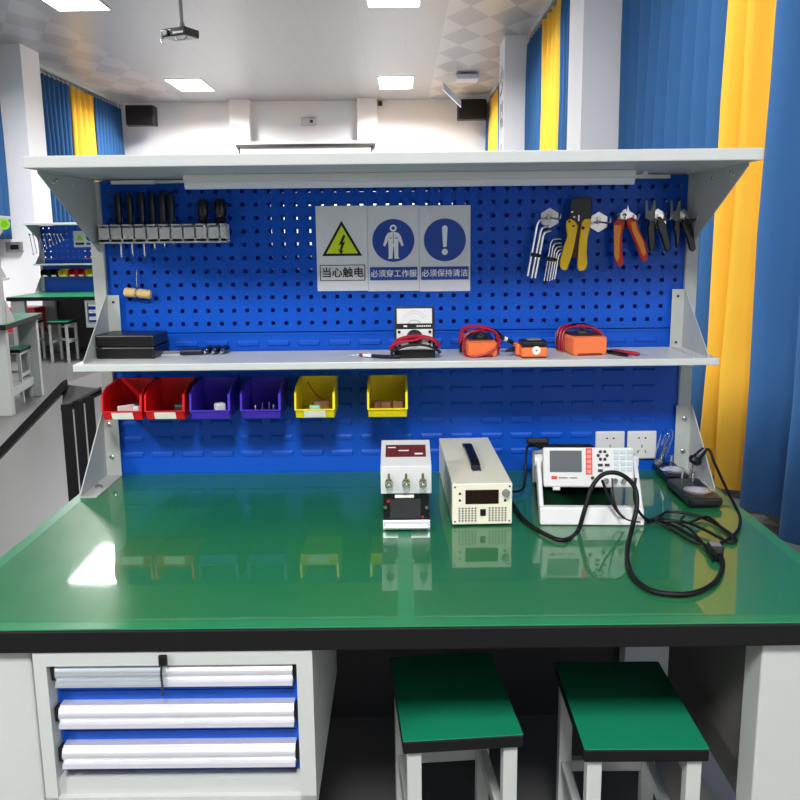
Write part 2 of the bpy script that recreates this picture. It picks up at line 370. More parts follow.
# ------------------------------------------------------------------ workbench
D = 1.094; ZT = .80; YP = -.03
def grid_plate(xs, zs, skip, y):
    m = MB(); nx, nz = len(xs), len(zs); vs = [(x, y, z) for z in zs for x in xs]
    fs = [(k*nx+i, k*nx+i+1, (k+1)*nx+i+1, (k+1)*nx+i) for k in range(nz-1) for i in range(nx-1) if not skip(i, k)]
    return m.add(vs, fs)
def bench(label, group, hero=True):
    t = thing('workbench', label, 'workbench', (0, 0, 0), group=group)
    # table
    MB().box(-.9, .9, -D, .07, .752, .797).build('tabletop', BLACK, t, bev=.004)
    MB().box(-.9, .9, -D+.0005, .0695, .797, .8).build('desk_mat', GREEN, t, bev=.001)
    for sx in (-1, 1):
        a, b = sorted((sx*.69, sx*.86))
        MB().box(a, b, -D+.022, -D+.1, 0, .752).build('leg', WHITE, t, bev=.004)
        MB().box(a, b, -.12, -.04, 0, .752).build('leg', WHITE, t, bev=.004)
        MB().box(sx*.77-.03, sx*.77+.03, -D+.1, -.12, .12, .2).build('side_rail', WHITE, t, bev=.003)
        if hero:
            MB().box(sx*.705-.004, sx*.705+.004, -D+.1, -.5, .36, .752).build('side_panel', mat('side_steel', (92, 90, 88), .5), t)
    MB().box(-.69, .69, -.06, -.05, .0, .752).build('modesty_panel', DKMET, t)
    # uprights
    for sx in (-1, 1):
        a, b = sorted((sx*.842, sx*.878))
        MB().box(a, b, -.045, .065, .8, 1.668).build('upright', WHITE, t, bev=.002)
        # foot bracket
        m = MB(); xo = sx*.88
        m.prism([(-.045, .8), (-.27, .8), (-.27, .812), (-.05, 1.0), (-.045, 1.0)], 0, xo-.0015, xo+.0015)
        a, b = sorted((sx*.88, sx*.835)); m.box(a, b, -.27, -.045, .8, .8035); m.box(a, b, -.048, -.045, .8, 1.0)
        fb = m.build('foot_bracket', WHITE, t)
        for z in (.86, .96): MB().lathe((sx*.86, -.048, z), (sx*.86, -.054, z), [(0, .008), (.6, .007), (1, .003)], 10).build('bolt', SILV, fb, smooth=True)
        MB().lathe((sx*.86, -.18, .8035), (sx*.86, -.18, .812), [(0, .011), (.7, .011), (1, .006)], 10).build('bolt', SILV, fb, smooth=True)
        MB().lathe((sx*.86, -.045, 1.535), (sx*.86, -.049, 1.535), [(0, .009), (.7, .008), (1, .004)], 10).build('bolt', GREYP, t, smooth=True)
    # pegboards (front and back), punched square holes
    P_, hs = .038, .0055
    if hero:
        xs = [-.842]; zs = [1.232]
        for i in range(44): xc = -.817+P_*i; xs += [xc-hs, xc+hs]
        for i in range(11): zc = 1.257+P_*i; zs += [zc-hs, zc+hs]
        xs.append(.842); zs.append(1.668)
        sk = lambda i, k: i % 2 == 1 and k % 2 == 1
        grid_plate(xs, zs, sk, YP).build('pegboard', BLUE, t, solid=.0015)
        xs = [-.842]; zs = [1.232]
        for i in range(44): xc = -.8205+P_*i; xs += [xc-hs, xc+hs]
        for i in range(0, 11): zc = 1.523+.036*(i-7); zs += [zc-hs, zc+hs]
        xs.append(.842); zs.append(1.668)
        grid_plate(xs, zs, sk, .062).build('pegboard', BLUE, t, solid=.0015)
    else:
        xs = [-.842]; zs = [1.232]
        for i in range(22): xc = -.798+2*P_*i; xs += [xc-.007, xc+.007]
        for i in range(6): zc = 1.257+2*P_*i; zs += [zc-.007, zc+.007]
        xs.append(.842); zs.append(1.668)
        grid_plate(xs, zs, lambda i, k: i % 2 == 1 and k % 2 == 1, YP).build('pegboard', BLUE, t, solid=.0015)
    # louvre panel
    m = MB(); m.box(-.842, .842, YP-.001, YP+.003, .8, 1.229); m.box(-.842, .842, YP-.003, YP, 1.222, 1.229)
    if hero:
        for r in range(8):
            z = .862+.048*r
            for cidx in range(19):
                x = -.801+.0905*cidx
                if x > .82: continue
                m.rings([[(x-.033, YP-.001, z-.006), (x+.033, YP-.001, z-.006), (x+.033, YP-.001, z+.009), (x-.033, YP-.001, z+.009)],
                         [(x-.030, YP-.0055, z-.006), (x+.030, YP-.0055, z-.006), (x+.030, YP-.005, z+.003), (x-.030, YP-.005, z+.003)]])
    m.build('louvre_panel', BLUE, t)
    MB().box(-.842, .842, .06, .064, .8, 1.229).build('back_panel', BLUE, t)
    # middle shelf
    zs_ = 1.1765
    m = MB(); m.box(-.866, .866, -.289, -.045, zs_-.0195, zs_); sh = m.build('middle_shelf', SHELFW, t, bev=.0025)
    for sx in (-1, 1):
        m = MB(); xo = sx*.842
        m.prism([(-.045, zs_), (-.272, zs_), (-.272, zs_+.006), (-.052, 1.345), (-.045, 1.345)], 0, xo-.001, xo+.001)
        a, b = sorted((sx*.842, sx*.806)); m.box(a, b, -.048, -.0455, zs_, 1.345)
        m.prism([(-.26, zs_), (-.05, zs_), (-.05, zs_+.002), (-.26, zs_+.002)], 0, a, a+.004)
        g = m.build('shelf_bracket', WHITE, t)
        if hero:
            for z in (1.325, 1.19): MB().cyl((sx*.823, -.048, z), (sx*.823, -.0495, z), .004, n=10).build('bolt', DKMET, g, smooth=True)
    # top shelf
    m = MB(); m.box(-.866, .866, -.4915, .065, 1.672, 1.7); m.build('top_shelf', SHELFW, t, bev=.003)
    for sx in (-1, 1):
        m = MB(); xo = sx*.853
        m.prism([(-.045, 1.672), (-.44, 1.672), (-.44, 1.664), (-.05, 1.47), (-.045, 1.47)], 0, xo-.001, xo+.001)
        a, b = sorted((sx*.854, sx*.83)); m.box(a, b, -.43, -.045, 1.669, 1.672)
        g = m.build('top_bracket', GREYP if False else WHITE, t)
        if hero:
            for yy, z in ((-.33, 1.655), (-.35, 1.648), (-.2, 1.65)):
                MB().lathe((xo-sx*.001, yy, z), (xo-sx*.005, yy, z), [(0, .005), (1, .003)], 8).build('bolt', SILV, g, smooth=True)
    # batten lamp
    if hero:
        m = MB(); m.box(-.556, .64, -.235, -.175, 1.652, 1.672); b1 = m.build('lamp_batten', OFFW, t, bev=.004)
        m = MB(); m.cyl((-.556, -.205, 1.648), (.64, -.205, 1.648), .014, n=18); m.build('lamp_tube', TUBE, b1, smooth=True)
        m = MB(); m.tube([(.64, -.2, 1.655), (.66, -.19, 1.66), (.68, -.16, 1.662)], .002); m.cyl((.68, -.165, 1.664), (.68, -.15, 1.67), .008); m.build('lamp_cord', OFFW, b1, smooth=True)
        m = MB(); m.box(-.8, .78, -.06, -.045, 1.66, 1.667); m.box(-.8, -.68, -.066, -.045, 1.658, 1.668); m.box(.66, .78, -.066, -.045, 1.658, 1.668); m.build('cable_trunk', OFFW, t)
    # sockets
    if hero:
        for x in (.598, .694):
            m = MB(); m.box(x, x+.088, YP-.012, YP-.003, .835, .921); so = m.build('power_socket', OFFW, t, bev=.004)
            m = MB(); y = YP-.0122
            for dx in (-.010, .010): m.cyl((x+.044+dx, y, .900), (x+.044+dx, y-.0006, .900), .0028, n=10)
            for dx, r in ((-.011, .5), (.011, -.5)): m.T = Matrix.Translation((x+.044+dx, y, .858)) @ Matrix.Rotation(r, 4, 'Y'); m.box(-.0013, .0013, -.0006, 0, -.005, .005)
            m.T = Matrix.Identity(4); m.box(x+.0427, x+.0453, y-.0006, y, .87, .88); m.build('socket_holes', BLACK, so)
    return t
hero = bench('large green-topped workbench with blue pegboard rack, nearest the camera', 'green workbenches')

def make_cabinet(label):
    x0, x1, y0, y1, z0, z1 = -.679, -.157, -1.09, -.55, .42, .752
    t = thing('drawer_cabinet', label, 'cabinet', ((x0+x1)/2, (y0+y1)/2, z0), group='drawer cabinets under the benches')
    m = MB(); m.box(x0, x0+.024, y0, y1, z0, z1); m.box(x1-.03, x1, y0, y1, z0, z1); m.box(x0+.024, x1-.03, y0, y1, z1-.028, z1)
    m.box(x0+.024, x1-.03, y0+.012, y1, z0, .483); m.box(x0+.024, x1-.03, y1-.01, y1, .483, z1-.028)
    m.box(x0, x1, y0, y0+.012, z0, z0+.03)
    m.build('body', WHITE, t)
    for i in range(3):
        zt = (.725, .640, .556)[i]; zd0, zd1 = ((.657, .7235), (.572, .6555), (.486, .5705))[i]
        d = MB(); d.box(-.652, -.19, y0+.034, y1-.03, zd0, zd1); dr = d.build('drawer', BLUE, t, bev=.001)
        h = MB(); a = -.642; b = -.196
        prof = [(y0+.034, zt-.003), (y0+.014, zt-.003), (y0+.014, zt-.006)]+[(y0+.009-.007*math.sin(q*PI/8)**1.2, zt-.006-.028*q/8) for q in range(9)]+[(y0+.001, zt-.036), (y0-.001, zt-.044), (y0+.034, zt-.044)]
        h.prism(prof, 0, a, b); h.build('handle', ALU, dr, smooth=True)
        for xa, xb in ((a-.010, a), (b, b+.006)):
            MB().box(xa, xb, y0+.012, y0+.033, zt-.036, zt-.008).build('handle_end_cap', BLKP, dr)
    return t
cab = make_cabinet('white drawer cabinet with three blue drawers under the near bench')
t = thing('zip_tie', 'dark plastic tie hanging from the top drawer handle', 'tie', (-.435, -1.09, .66))
MB().tube([(-.43, -1.095, .737), (-.437, -1.098, .725), (-.44, -1.094, .705), (-.438, -1.097, .685), (-.44, -1.094, .665)], .0022).build('strap', DKMET, t, smooth=True)
MB().box(-.442, -.426, -1.1, -1.092, .727, .748).build('buckle', BLKP, t, bev=.002)
tag(MB().box(-.64, -.43, -1.0945, -1.0875, .684, .722).build('plastic_wrap', GLASS), 'crumpled clear plastic film left on the top drawer handle', 'film')

# clear sheets on the desk mat
tag(MB().box(-.868, .003, -1.065, -.05, .8005, .803).build('clear_desk_sheet', SHEET), 'clear plastic sheet covering the left half of the near desk top', 'desk sheet', 'clear sheets on the desk')
tag(MB().box(.035, .868, -1.065, -.05, .8005, .803).build('clear_desk_sheet', SHEET), 'clear plastic sheet covering the right half of the near desk top', 'desk sheet', 'clear sheets on the desk')
ZS = .8035

# stools
SZ = .235
def make_stool(label, x, y, rz):
    t = thing('stool', label, 'stool', (x, y, 0), rz, 'wooden-seat stools by the benches')
    T = WM[t]
    m = MB(T); m.box(-.124, .124, 0, .36, .472, .499); m.build('seat', BLACK, t, bev=.003)
    m = MB(T); m.box(-.124, .124, 0, .36, .499, .5015); m.build('seat_pad', SEATG, t, bev=.001)
    for sx in (-1, 1):
        for yy in (.012, .318):
            m = MB(T); x0 = sx*.1; m.box(x0-.015, x0+.015, yy, yy+.03, 0, .472); m.build('leg', WHITE, t, bev=.002)
    m = MB(T); m.box(-.085, .085, .323, .343, SZ, SZ+.03)
    for sx in (-1, 1): m.box(sx*.1-.01, sx*.1+.01, .042, .318, SZ, SZ+.03)
    m.build('stretcher', WHITE, t, bev=.002)
    m = MB(T); m.box(-.085, .085, .323, .343, .40, .425)
    for sx in (-1, 1): m.box(sx*.1-.01, sx*.1+.01, .042, .318, .445, .472)
    m.build('seat_rail', WHITE, t, bev=.002)
    return t
st = make_stool('green-topped stool under the bench, nearer the drawers', .134, -.982, math.radians(5))
st2 = copy_tree(st); st2.location = (.495, -1.027, 0); st2.rotation_euler = (0, 0, math.radians(-.5)); st2['label'] = 'green-topped stool under the bench, nearer the right leg'

# ------------------------------------------------------------------ signs
S0 = [at(316, 207, 1, YP-.006), at(470, 205, 1, YP-.006), at(471, 290, 1, YP-.006)]
sx0, sw, sz0, sz1 = -.2275, .149, 1.3475, 1.5915
ys = YP-.0035
TX = [('当心触电', 'lightning'), ('必须穿工作服', 'suit'), ('必须保持清洁', 'exclaim')]
LBS = ['warning sign with a yellow triangle and lightning bolt on the pegboard', 'blue round sign showing a figure in work overalls on the pegboard', 'blue round sign with a white exclamation mark on the pegboard']
for i, (txt, kind) in enumerate(TX):
    x0 = sx0+sw*i; x1 = x0+sw-.0008; cx = (x0+x1)/2; dz = -.002*i+.002
    t = thing('safety_sign', LBS[i], 'sign', (cx, ys, sz0), group='safety signs on the pegboard')
    MB().box(x0, x1, ys-.001, ys, sz0+dz, sz1+dz*.5).build('sheet', FILM, t)
    y1_ = ys-.0012
    cz = 1.493
    if i == 0:
        tri = lambda r: [(cx+r*math.cos(a_), cz-.009+r*math.sin(a_)) for a_ in (PI/2, PI/2+2*PI/3, PI/2+4*PI/3)]
        tr = MB().prism(tri(.067), 1, y1_-.0004, y1_).build('triangle_border', SIGNK, t)
        MB().prism(tri(.053), 1, y1_-.0008, y1_-.0004).build('triangle_field', SIGNY, t)
        bolt = [(.005, .030), (-.010, .000), (-.002, .003), (-.006, -.013), (-.011, -.011), (-.003, -.028), (.004, -.015), (-.001, -.015), (.010, .011), (.002, .008), (.011, .027)]
        MB().prism([(cx+a_, cz-.012+b_) for a_, b_ in bolt], 1, y1_-.0012, y1_-.0008).build('bolt_symbol', SIGNK, t)
        m = MB(); zc = 1.402
        m.box(x0+.008, x1-.008, y1_-.0004, y1_, zc+.021, zc+.023); m.box(x0+.008, x1-.008, y1_-.0004, y1_, zc-.023, zc-.021)
        m.box(x0+.008, x0+.0105, y1_-.0004, y1_, zc-.023, zc+.023); m.box(x1-.0105, x1-.008, y1_-.0004, y1_, zc-.023, zc+.023)
        m.build('text_frame', SIGNK, t)
        m = MB().text(txt, .031, XZ(cx, y1_-.0004, zc-.001)); m.build('text', SIGNK, t)
    else:
        MB().disc((cx, y1_, cz), .061, 1, .0004, 40).build('blue_disc', SIGNB, t)
        m = MB(); yq = y1_-.0004
        if kind == 'exclaim':
            m.prism([(cx-.008, cz+.036), (cx-.004, cz+.041), (cx+.004, cz+.041), (cx+.008, cz+.036), (cx+.005, cz-.02), (cx-.005, cz-.02)], 1, yq-.0004, yq)
            m.disc((cx, yq, cz-.034), .009, 1, .0004, 16)
        else:
            m.disc((cx, yq, cz+.035), .010, 1, .0004, 20)
            half = [(.006, .024), (.016, .021), (.022, .012), (.030, -.014), (.024, -.017), (.015, .002), (.014, -.02), (.014, -.046), (.017, -.052), (.003, -.052), (.001, -.018)]
            m.prism([(cx+a_, cz+b_) for a_, b_ in half]+[(cx-a_, cz+b_) for a_, b_ in reversed(half)], 1, yq-.0004, yq)
            m.build('figure_symbol', SIGNW, t)
            m = MB(); m.disc((cx, yq-.0004, cz+.035), .005, 1, .0003, 12); m.box(cx-.0008, cx+.0008, yq-.0007, yq-.0004, cz-.01, cz+.022); m.box(cx+.004, cx+.013, yq-.0007, yq-.0004, cz+.006, cz+.008); m.box(cx-.013, cx-.004, yq-.0007, yq-.0004, cz+.006, cz+.008)
        m.build('symbol' if kind == 'exclaim' else 'figure_detail', SIGNW if kind == 'exclaim' else SIGNB, t)
        zc = 1.398
        MB().box(x0+.005, x1-.005, y1_-.0004, y1_, zc-.019, zc+.019).build('text_bar', SIGNB, t)
        MB().text(txt, .0225, XZ(cx, y1_-.0008, zc-.001)).build('text', SIGNW, t)

# ------------------------------------------------------------------ storage bins
def make_bin(label, cx, cm, lab=True):
    t = thing('storage_bin', label, 'storage bin', (cx, YP-.008, 1.012), group='plastic bins hung under the middle shelf')
    w, yb_, yf, zb, zt = .054, YP-.010, -.205, 1.005, 1.1
    m = MB()
    side = [(yb_, zb), (yf+.012, zb), (yf, zb+.026), (yf+.008, zb+.07), (yf+.05, zt-.008), (yb_, zt)]
    m.prism(side, 0, cx-w, cx-w+.003); m.prism(side, 0, cx+w-.003, cx+w)
    m.box(cx-w+.003, cx+w-.003, yf+.012, yb_, zb, zb+.003); m.box(cx-w+.003, cx+w-.003, yb_-.003, yb_, zb+.003, zt)
    m.prism([(yf+.012, zb), (yf, zb+.026), (yf+.003, zb+.026), (yf+.015, zb+.003)], 0, cx-w+.003, cx+w-.003)
    # rims
    for sx in (-1, 1):
        a, b = sorted((cx+sx*w, cx+sx*(w+.003)))
        m.prism([(yf-.002, zb+.024), (yf+.006, zb+.072), (yf+.011, zb+.07), (yf+.003, zb+.024)], 0, a-.001*(sx > 0)-.003*(sx > 0), b+.003*(sx < 0))
        m.prism([(yf+.006, zb+.072), (yf+.05, zt-.006), (yb_, zt+.001), (yb_, zt-.004), (yf+.05, zt-.011), (yf+.01, zb+.066)], 0, a, b)
    m.box(cx-w, cx+w, yf-.0025, yf+.004, zb+.023, zb+.027)
    m.build('tray', cm, t, bev=.0008, seg=1)
    hk = MB(); hk.box(cx-.03, cx+.03, YP-.010, YP-.0085, 1.06, 1.095); hk.build('hanging_hook', cm, t)
    if lab:
        m = MB(); m.prism([(yf-.0008, zb+.0225), (yf+.0085, zb+.0025), (yf+.0078, zb+.0022), (yf-.0015, zb+.0222)], 0, cx-.030, cx+.030); m.build('label_card', PAPER, t)
    return t
BX = [-.770, -.650, -.523, -.381, -.229, -.025]
make_bin('red bin at the left end of the bin row', BX[0], REDP)
make_bin('red bin second in the bin row, beside the purple one', BX[1], REDP)
make_bin('purple bin beside the red bins, holding a white piece', BX[2], PURP, False)
make_bin('purple bin beside the yellow ones, holding shiny metal bits', BX[3], PURP, False)
make_bin('yellow bin with a white label and mint green part inside', BX[4], YELP)
make_bin('yellow bin standing apart, holding brown blocks', BX[5], YELP, False)
zb = 1.0085
def lump(name, lab, cat, x, y, w, d, h, rz, m_, grp=None, z=zb):
    o = thing if False else None
    T = Matrix.Translation((x, y, z)) @ Matrix.Rotation(rz, 4, 'Z')
    m = MB(T); m.box(-w/2, w/2, -d/2, d/2, 0, h)
    return tag(m.build(name, m_, bev=min(w, d, h)*.2), lab, cat, grp)
lump('plastic_clip', 'small white piece lying across the leftmost red bin', 'plastic part', -.775, -.15, .05, .014, .03, .7, OFFW)
lump('plastic_clip', 'small white piece near the right side of the leftmost red bin', 'plastic part', -.74, -.165, .018, .012, .03, -.4, OFFW)
lump('dark_block', 'small dark block at the back of the leftmost red bin', 'block', -.745, -.12, .03, .03, .03, .3, DKMET)
lump('dark_block', 'dark block in the red bin beside the purple one', 'block', -.625, -.13, .03, .04, .03, .1, DKMET)
lump('plastic_clip', 'white rounded piece in the purple bin next to the red bins', 'plastic part', -.505, -.155, .03, .022, .035, .5, OFFW)
for i, (dx, dy, r, lb) in enumerate(((-.01, -.12, .3, 'back left'), (.012, -.125, 1.2, 'back right'), (.03, -.165, .8, 'front right'), (-.02, -.17, 2., 'front left'))):
    x = BX[3]+dx; m = MB(Matrix.Translation((x, dy, zb)) @ Matrix.Rotation(r, 4, 'Z'))
    m.tube([(-.010, 0, .003), (0, .008, .003), (.010, 0, .003), (0, -.008, .003)], .0028, 6, 4, closed=True); m.cyl((0, .0, .006), (.003, 0, .03), .004)
    tag(m.build('metal_fitting', SILV, smooth=True), 'shiny metal fitting in the purple bin, '+lb, 'fitting', 'metal fittings in the purple bin')
lump('mint_part', 'mint green plastic part in the yellow bin beside the purple one', 'plastic part', -.232, -.17, .03, .02, .028, .2, TEAL)
lump('brown_plug', 'dark brown lump behind the mint part in the yellow bin', 'block', -.218, -.14, .045, .03, .036, .4, BROWN)
tag(MB().tube([(-.262, -.06, 1.085), (-.24, -.08, 1.055), (-.21, -.1, 1.035), (-.19, -.13, 1.025)], .0015).build('loose_wire', BROWN, smooth=True), 'thin brown wire curving inside the yellow bin beside the purple one', 'wire')
for i, (dx, dy, r, lb) in enumerate(((-.028, -.13, .4, 'leftmost'), (-.004, -.145, -.3, 'in the middle'), (.028, -.14, .1, 'rightmost'))):
    lump('foam_block', 'brown block in the lone yellow bin, '+lb, 'block', BX[5]+dx, dy, .03, .022, .032, r, BROWN, 'brown blocks in the lone yellow bin')

# ------------------------------------------------------------------ screwdriver rack and screwdrivers
t = thing('tool_rack', 'light grey slotted holder strip on the left of the pegboard', 'tool holder', (-.66, YP, 1.49))
m = MB()
m.box(-.84, -.478, YP-.006, YP-.002, 1.493, 1.545); m.box(-.84, -.478, YP-.052, YP-.006, 1.493, 1.497)
x = -.84; k = 0
while x < -.485:
    m.box(x, min(x+.024, -.478), YP-.056, YP-.004, 1.542, 1.546)
    m.prism([(x+.001, 1.497), (x+.031 if x < -.51 else -.478, 1.497), (x+.031 if x < -.51 else -.478, 1.537), (x+.001, 1.537)], 1, YP-.056, YP-.053)
    x += .0345; k += 1
m.box(-.84, -.478, YP-.056, YP-.052, 1.493, 1.505)
m.build('strip', GREYP if False else mat('rack_grey', (196, 198, 200), .4), t, bev=.0006, seg=1)
for x in (-.815, -.655, -.56, -.5): MB().cyl((x, YP-.006, 1.51), (x, YP-.0085, 1.51), .004, n=10).build('screw', DKMET, t)
SD = [(122, 259, .010, 'first from the left'), (133, 257, .010, 'second from the left'), (145, 258, .011, 'third from the left'), (155, 250, .009, 'fourth from the left'),
      (165, 248, .012, 'fifth from the left'), (173.5, 245, .010, 'sixth from the left'), (205, 241, .016, 'thick handled, seventh from the left'), (222, 241, .017, 'thick handled, at the right end of the rack')]
for u, v, r, lb in SD:
    p = at(u, v, 1, YP-.03); x = p.x; y = YP-.03
    t = thing('screwdriver', 'black-handled screwdriver in the grey rack, '+lb, 'screwdriver', (x, y, p.z), group='screwdrivers in the rack')
    top = 1.635 if r < .014 else 1.615
    m = MB(); m.lathe((x, y, 1.547), (x, y, top), [(0, r*.7), (.1, r), (.25, r*.75), (.4, r), (.85, r), (1, r*.55)], 14); m.build('handle', BLKP, t, smooth=True)
    m = MB(); m.cyl((x, y, p.z+.006), (x, y, 1.547), .0026 if r < .014 else .004, n=10); m.prism([(x-.003, p.z), (x+.003, p.z), (x+.0022, p.z+.008), (x-.0022, p.z+.008)], 1, y-.0006, y+.0006); m.build('blade', SILV, t, smooth=True)

# wooden spool hung on a wire
p = at(136, 293, 1, YP-.02)
t = thing('wooden_handle', 'short pale wooden bar hung by a wire on the left of the pegboard', 'handle', (p.x, YP-.02, p.z-.02))
m = MB(); a = at(124.5, 292, 1, YP-.02); b = at(151, 294.5, 1, YP-.02)
m.lathe(a, b, [(0, .011), (.06, .0135), (.42, .0135), (.46, .0105), (.5, .0105), (.54, .0135), (.94, .0135), (1, .011)], 20); m.build('bar', WOOD, t, smooth=True)
m = MB(); q = at(137, 269, 1, YP-.01); m.tube([q+Vector((0, .012, 0)), q, at(136.5, 279, 1, YP-.015), at(137, 287, 1, YP-.018), (p.x+.001, YP-.035, p.z), (p.x+.001, YP-.02, p.z-.0125)], .0013, 6); m.build('wire', SILV, t, smooth=True)

# ------------------------------------------------------------------ hanging tools on the right
def poly(pts, y): return [(q.x, q.z) for q in (at(u, v, 1, y) for u, v in pts)]
def hook(u, v, lb):
    p = at(u, v, 1, YP-.01); r = .029
    t = thing('peg_hook', 'silver hexagonal plate hook '+lb, 'hook', (p.x, YP, p.z), group='silver hooks on the pegboard')
    m = MB(); m.prism([(p.x+r*math.sin(a_*PI/3), p.z+r*math.cos(a_*PI/3)) for a_ in range(6)], 1, YP-.0045, YP-.002); m.build('plate', SILV, t)
    for sx in (-1, 1):
        m = MB(); m.tube([(p.x+sx*.006, YP-.0045, p.z), (p.x+sx*.008, YP-.03, p.z-.002), (p.x+sx*.018, YP-.065, p.z-.002), (p.x+sx*.02, YP-.07, p.z+.012)], .0028, 8); m.build('prong', SILV, t, smooth=True)
    return t
hook(550, 218, 'above the large hex keys'); hook(599, 222, 'between the yellow tool and the orange pliers')
hook(626, 219, 'behind the orange pliers'); hook(658, 219, 'behind the nearer black pliers'); hook(684, 219, 'beside the right upright')
yT = YP-.035
def hexkeys(label, paths, r, clip, n):
    p = at(*paths[0][0], 1, yT)
    t = thing('hex_key_set', label, 'hex keys', (p.x, yT, p.z-.1), group='hex key sets on the pegboard')
    for i, pa in enumerate(paths):
        pts = [at(u, v, 1, yT-.002*i) for u, v in pa]
        # rounded elbow
        a, b, c_ = pts; q = [a]
        e0 = b+(a-b).normalized()*.012; e1 = b+(c_-b).normalized()*.012
        q += [e0, b*.5+e0*.25+e1*.25, e1, c_]
        m = MB(); m.tube(q, r, 6, 1); m.build('hex_key', SILV, t, smooth=False)
    m = MB(); a, b = [at(u, v, 1, yT-.004) for u, v in clip]
    m.tube([a, b], .006, 8, 1); m.build('clip', BLKP, t)
hexkeys('set of three long hex keys hung left of the yellow tool', [[(545, 219), (538, 220), (527.5, 276)], [(549, 226.5), (541.5, 227), (531.5, 278)], [(551, 231), (544, 231.5), (535, 278)]], .0038, ((531, 254.5), (541, 256)), 3)
hexkeys('set of five small hex keys hung beside the yellow tool handles', [[(561, 239), (551.5, 239), (544, 281)], [(561.5, 243), (553.5, 243), (547, 281)], [(562, 246.5), (555.5, 246.5), (549.5, 281)], [(562, 249.5), (557.5, 249.5), (552, 280)], [(562, 252), (559, 252.5), (554.5, 279)]], .0022, ((546, 258.5), (559, 260.5)), 5)
# yellow crimping tool
p = at(580, 265, 1, yT)
t = thing('crimping_pliers', 'yellow-handled crimping pliers with a square black head', 'pliers', (p.x, yT, p.z))
MB().prism(poly([(566, 221), (570, 218.5), (575, 222), (577, 226), (574, 243), (571, 256), (566, 270), (562, 270), (559.5, 266), (559.5, 261), (563, 247), (567, 236), (565.5, 226)], yT), 1, yT-.014, yT).build('grip', YTOOL, t, bev=.003)
MB().prism(poly([(581, 222), (584, 219), (590, 218.5), (590, 226), (587, 238), (586, 252), (587, 264), (584.5, 270), (579, 271), (577, 267), (578, 245)], yT), 1, yT-.012, yT+.002).build('grip', YTOOL, t, bev=.003)
MB().prism(poly([(568, 219), (571, 199), (585, 196), (592, 198), (591, 219), (582, 223), (576, 224)], yT), 1, yT-.008, yT+.006).build('head', DKMET, t, bev=.002)
m = MB()
for u, v in ((572, 212), (574, 217)): q = at(u, v, 1, yT-.008); m.cyl(q, q+Vector((0, -.002, 0)), .003, n=10)
q = at(578.5, 218, 1, yT-.008); m.box(q.x-.0025, q.x+.0025, q.y-.004, q.y, q.z-.008, q.z+.008); m.build('pivot', SILV, t)
m = MB()
for u, v, rr in ((569.5, 221.5, .0035), (573.5, 226, .0035), (583, 228, .005)): q = at(u, v, 1, yT-.0145); m.cyl(q, q+Vector((0, -.001, 0)), rr, n=12)
m.build('screws', mat('dark_red_brown', (70, 25, 20), .5), t)
m = MB(); m.prism(poly([(577, 224), (580, 224), (578.5, 258), (572, 258)], yT), 1, yT-.004, yT+.002); m.build('inner_lever', mat('maroon_lever', (70, 14, 22), .5), t)
# orange/red pliers
p = at(628, 235, 1, yT)
t = thing('pliers', 'pliers with orange and red grips hung on the pegboard', 'pliers', (p.x, yT, p.z), group='pliers on the pegboard')
gl = [(613.5, 222), (617, 219), (623, 219.5), (624, 224), (621.5, 233), (621, 250), (623.5, 261), (621, 266.5), (618, 266), (614.5, 262), (613.5, 240)]
MB().prism(poly(gl, yT), 1, yT-.012, yT).build('grip', REDG, t, bev=.003)
MB().prism(poly([(614, 225), (621.5, 225), (619.3, 240), (619.5, 258), (616.5, 262), (614.3, 256), (614, 240)], yT-.012), 1, yT-.015, yT-.012).build('grip_inlay', ORNG2, t, bev=.001)
gr_ = [(625, 219), (632, 217), (636, 221), (638, 229), (644, 241), (647, 252), (646.5, 260), (642.5, 262), (640, 258), (636, 246), (630, 232), (627, 226)]
MB().prism(poly(gr_, yT), 1, yT-.012, yT).build('grip', REDG, t, bev=.003)
MB().prism(poly([(630.5, 222), (635.5, 221.5), (637, 230), (643, 241), (646.3, 253), (643, 256), (638, 244), (632.5, 232)], yT-.012), 1, yT-.015, yT-.012).build('grip_inlay', ORNG2, t, bev=.001)
MB().prism(poly([(617, 219), (620, 213), (626, 211), (627, 204), (629, 211), (636, 216), (636, 221), (630, 219), (624, 220)], yT), 1, yT-.009, yT-.002).build('jaw', SILV, t, bev=.001)
q = at(624.5, 215, 1, yT-.009); MB().cyl(q, q+Vector((0, -.003, 0)), .005, n=14).build('pivot', DKMET, t)
# black pliers
def blackpliers(u0, lb, full=True):
    o = lambda L: [(u+u0, v) for u, v in L]
    p = at(u0, 235, 1, yT)
    t = thing('pliers', lb, 'pliers', (p.x, yT, p.z), group='pliers on the pegboard')
    MB().prism(poly(o([(3, 216), (7, 216), (12, 224), (16, 240), (17, 249), (14, 252), (11, 250), (8, 238), (3, 226)]), yT), 1, yT-.011, yT).build('grip', BLKP, t, bev=.003)
    MB().prism(poly(o([(-3, 218), (1, 218), (1, 228), (2, 244), (0, 252), (-4, 251), (-5, 240), (-6, 228)] if full else [(-3, 218), (1, 218), (2, 230), (1, 246), (-2, 248), (-3, 236), (-5, 228)]), yT), 1, yT-.006, yT+.006).build('grip', BLKP, t, bev=.003)
    MB().prism(poly(o([(-8, 218), (-8, 201), (-6.5, 200), (-5.5, 211), (-3, 211), (.5, 201), (2, 200), (2, 211), (11, 216), (8, 220), (-3, 221)]), yT), 1, yT-.008, yT-.002).build('jaw', GREYP, t, bev=.001)
    MB().prism(poly(o([(2, 211), (11, 215), (9, 220), (2, 218)]), yT-.0085), 1, yT-.0105, yT-.0085).build('plate', SILV, t)
blackpliers(653, 'black-handled pliers hung just right of the orange pair')
blackpliers(678, 'black-handled pliers hung over the right upright', False)

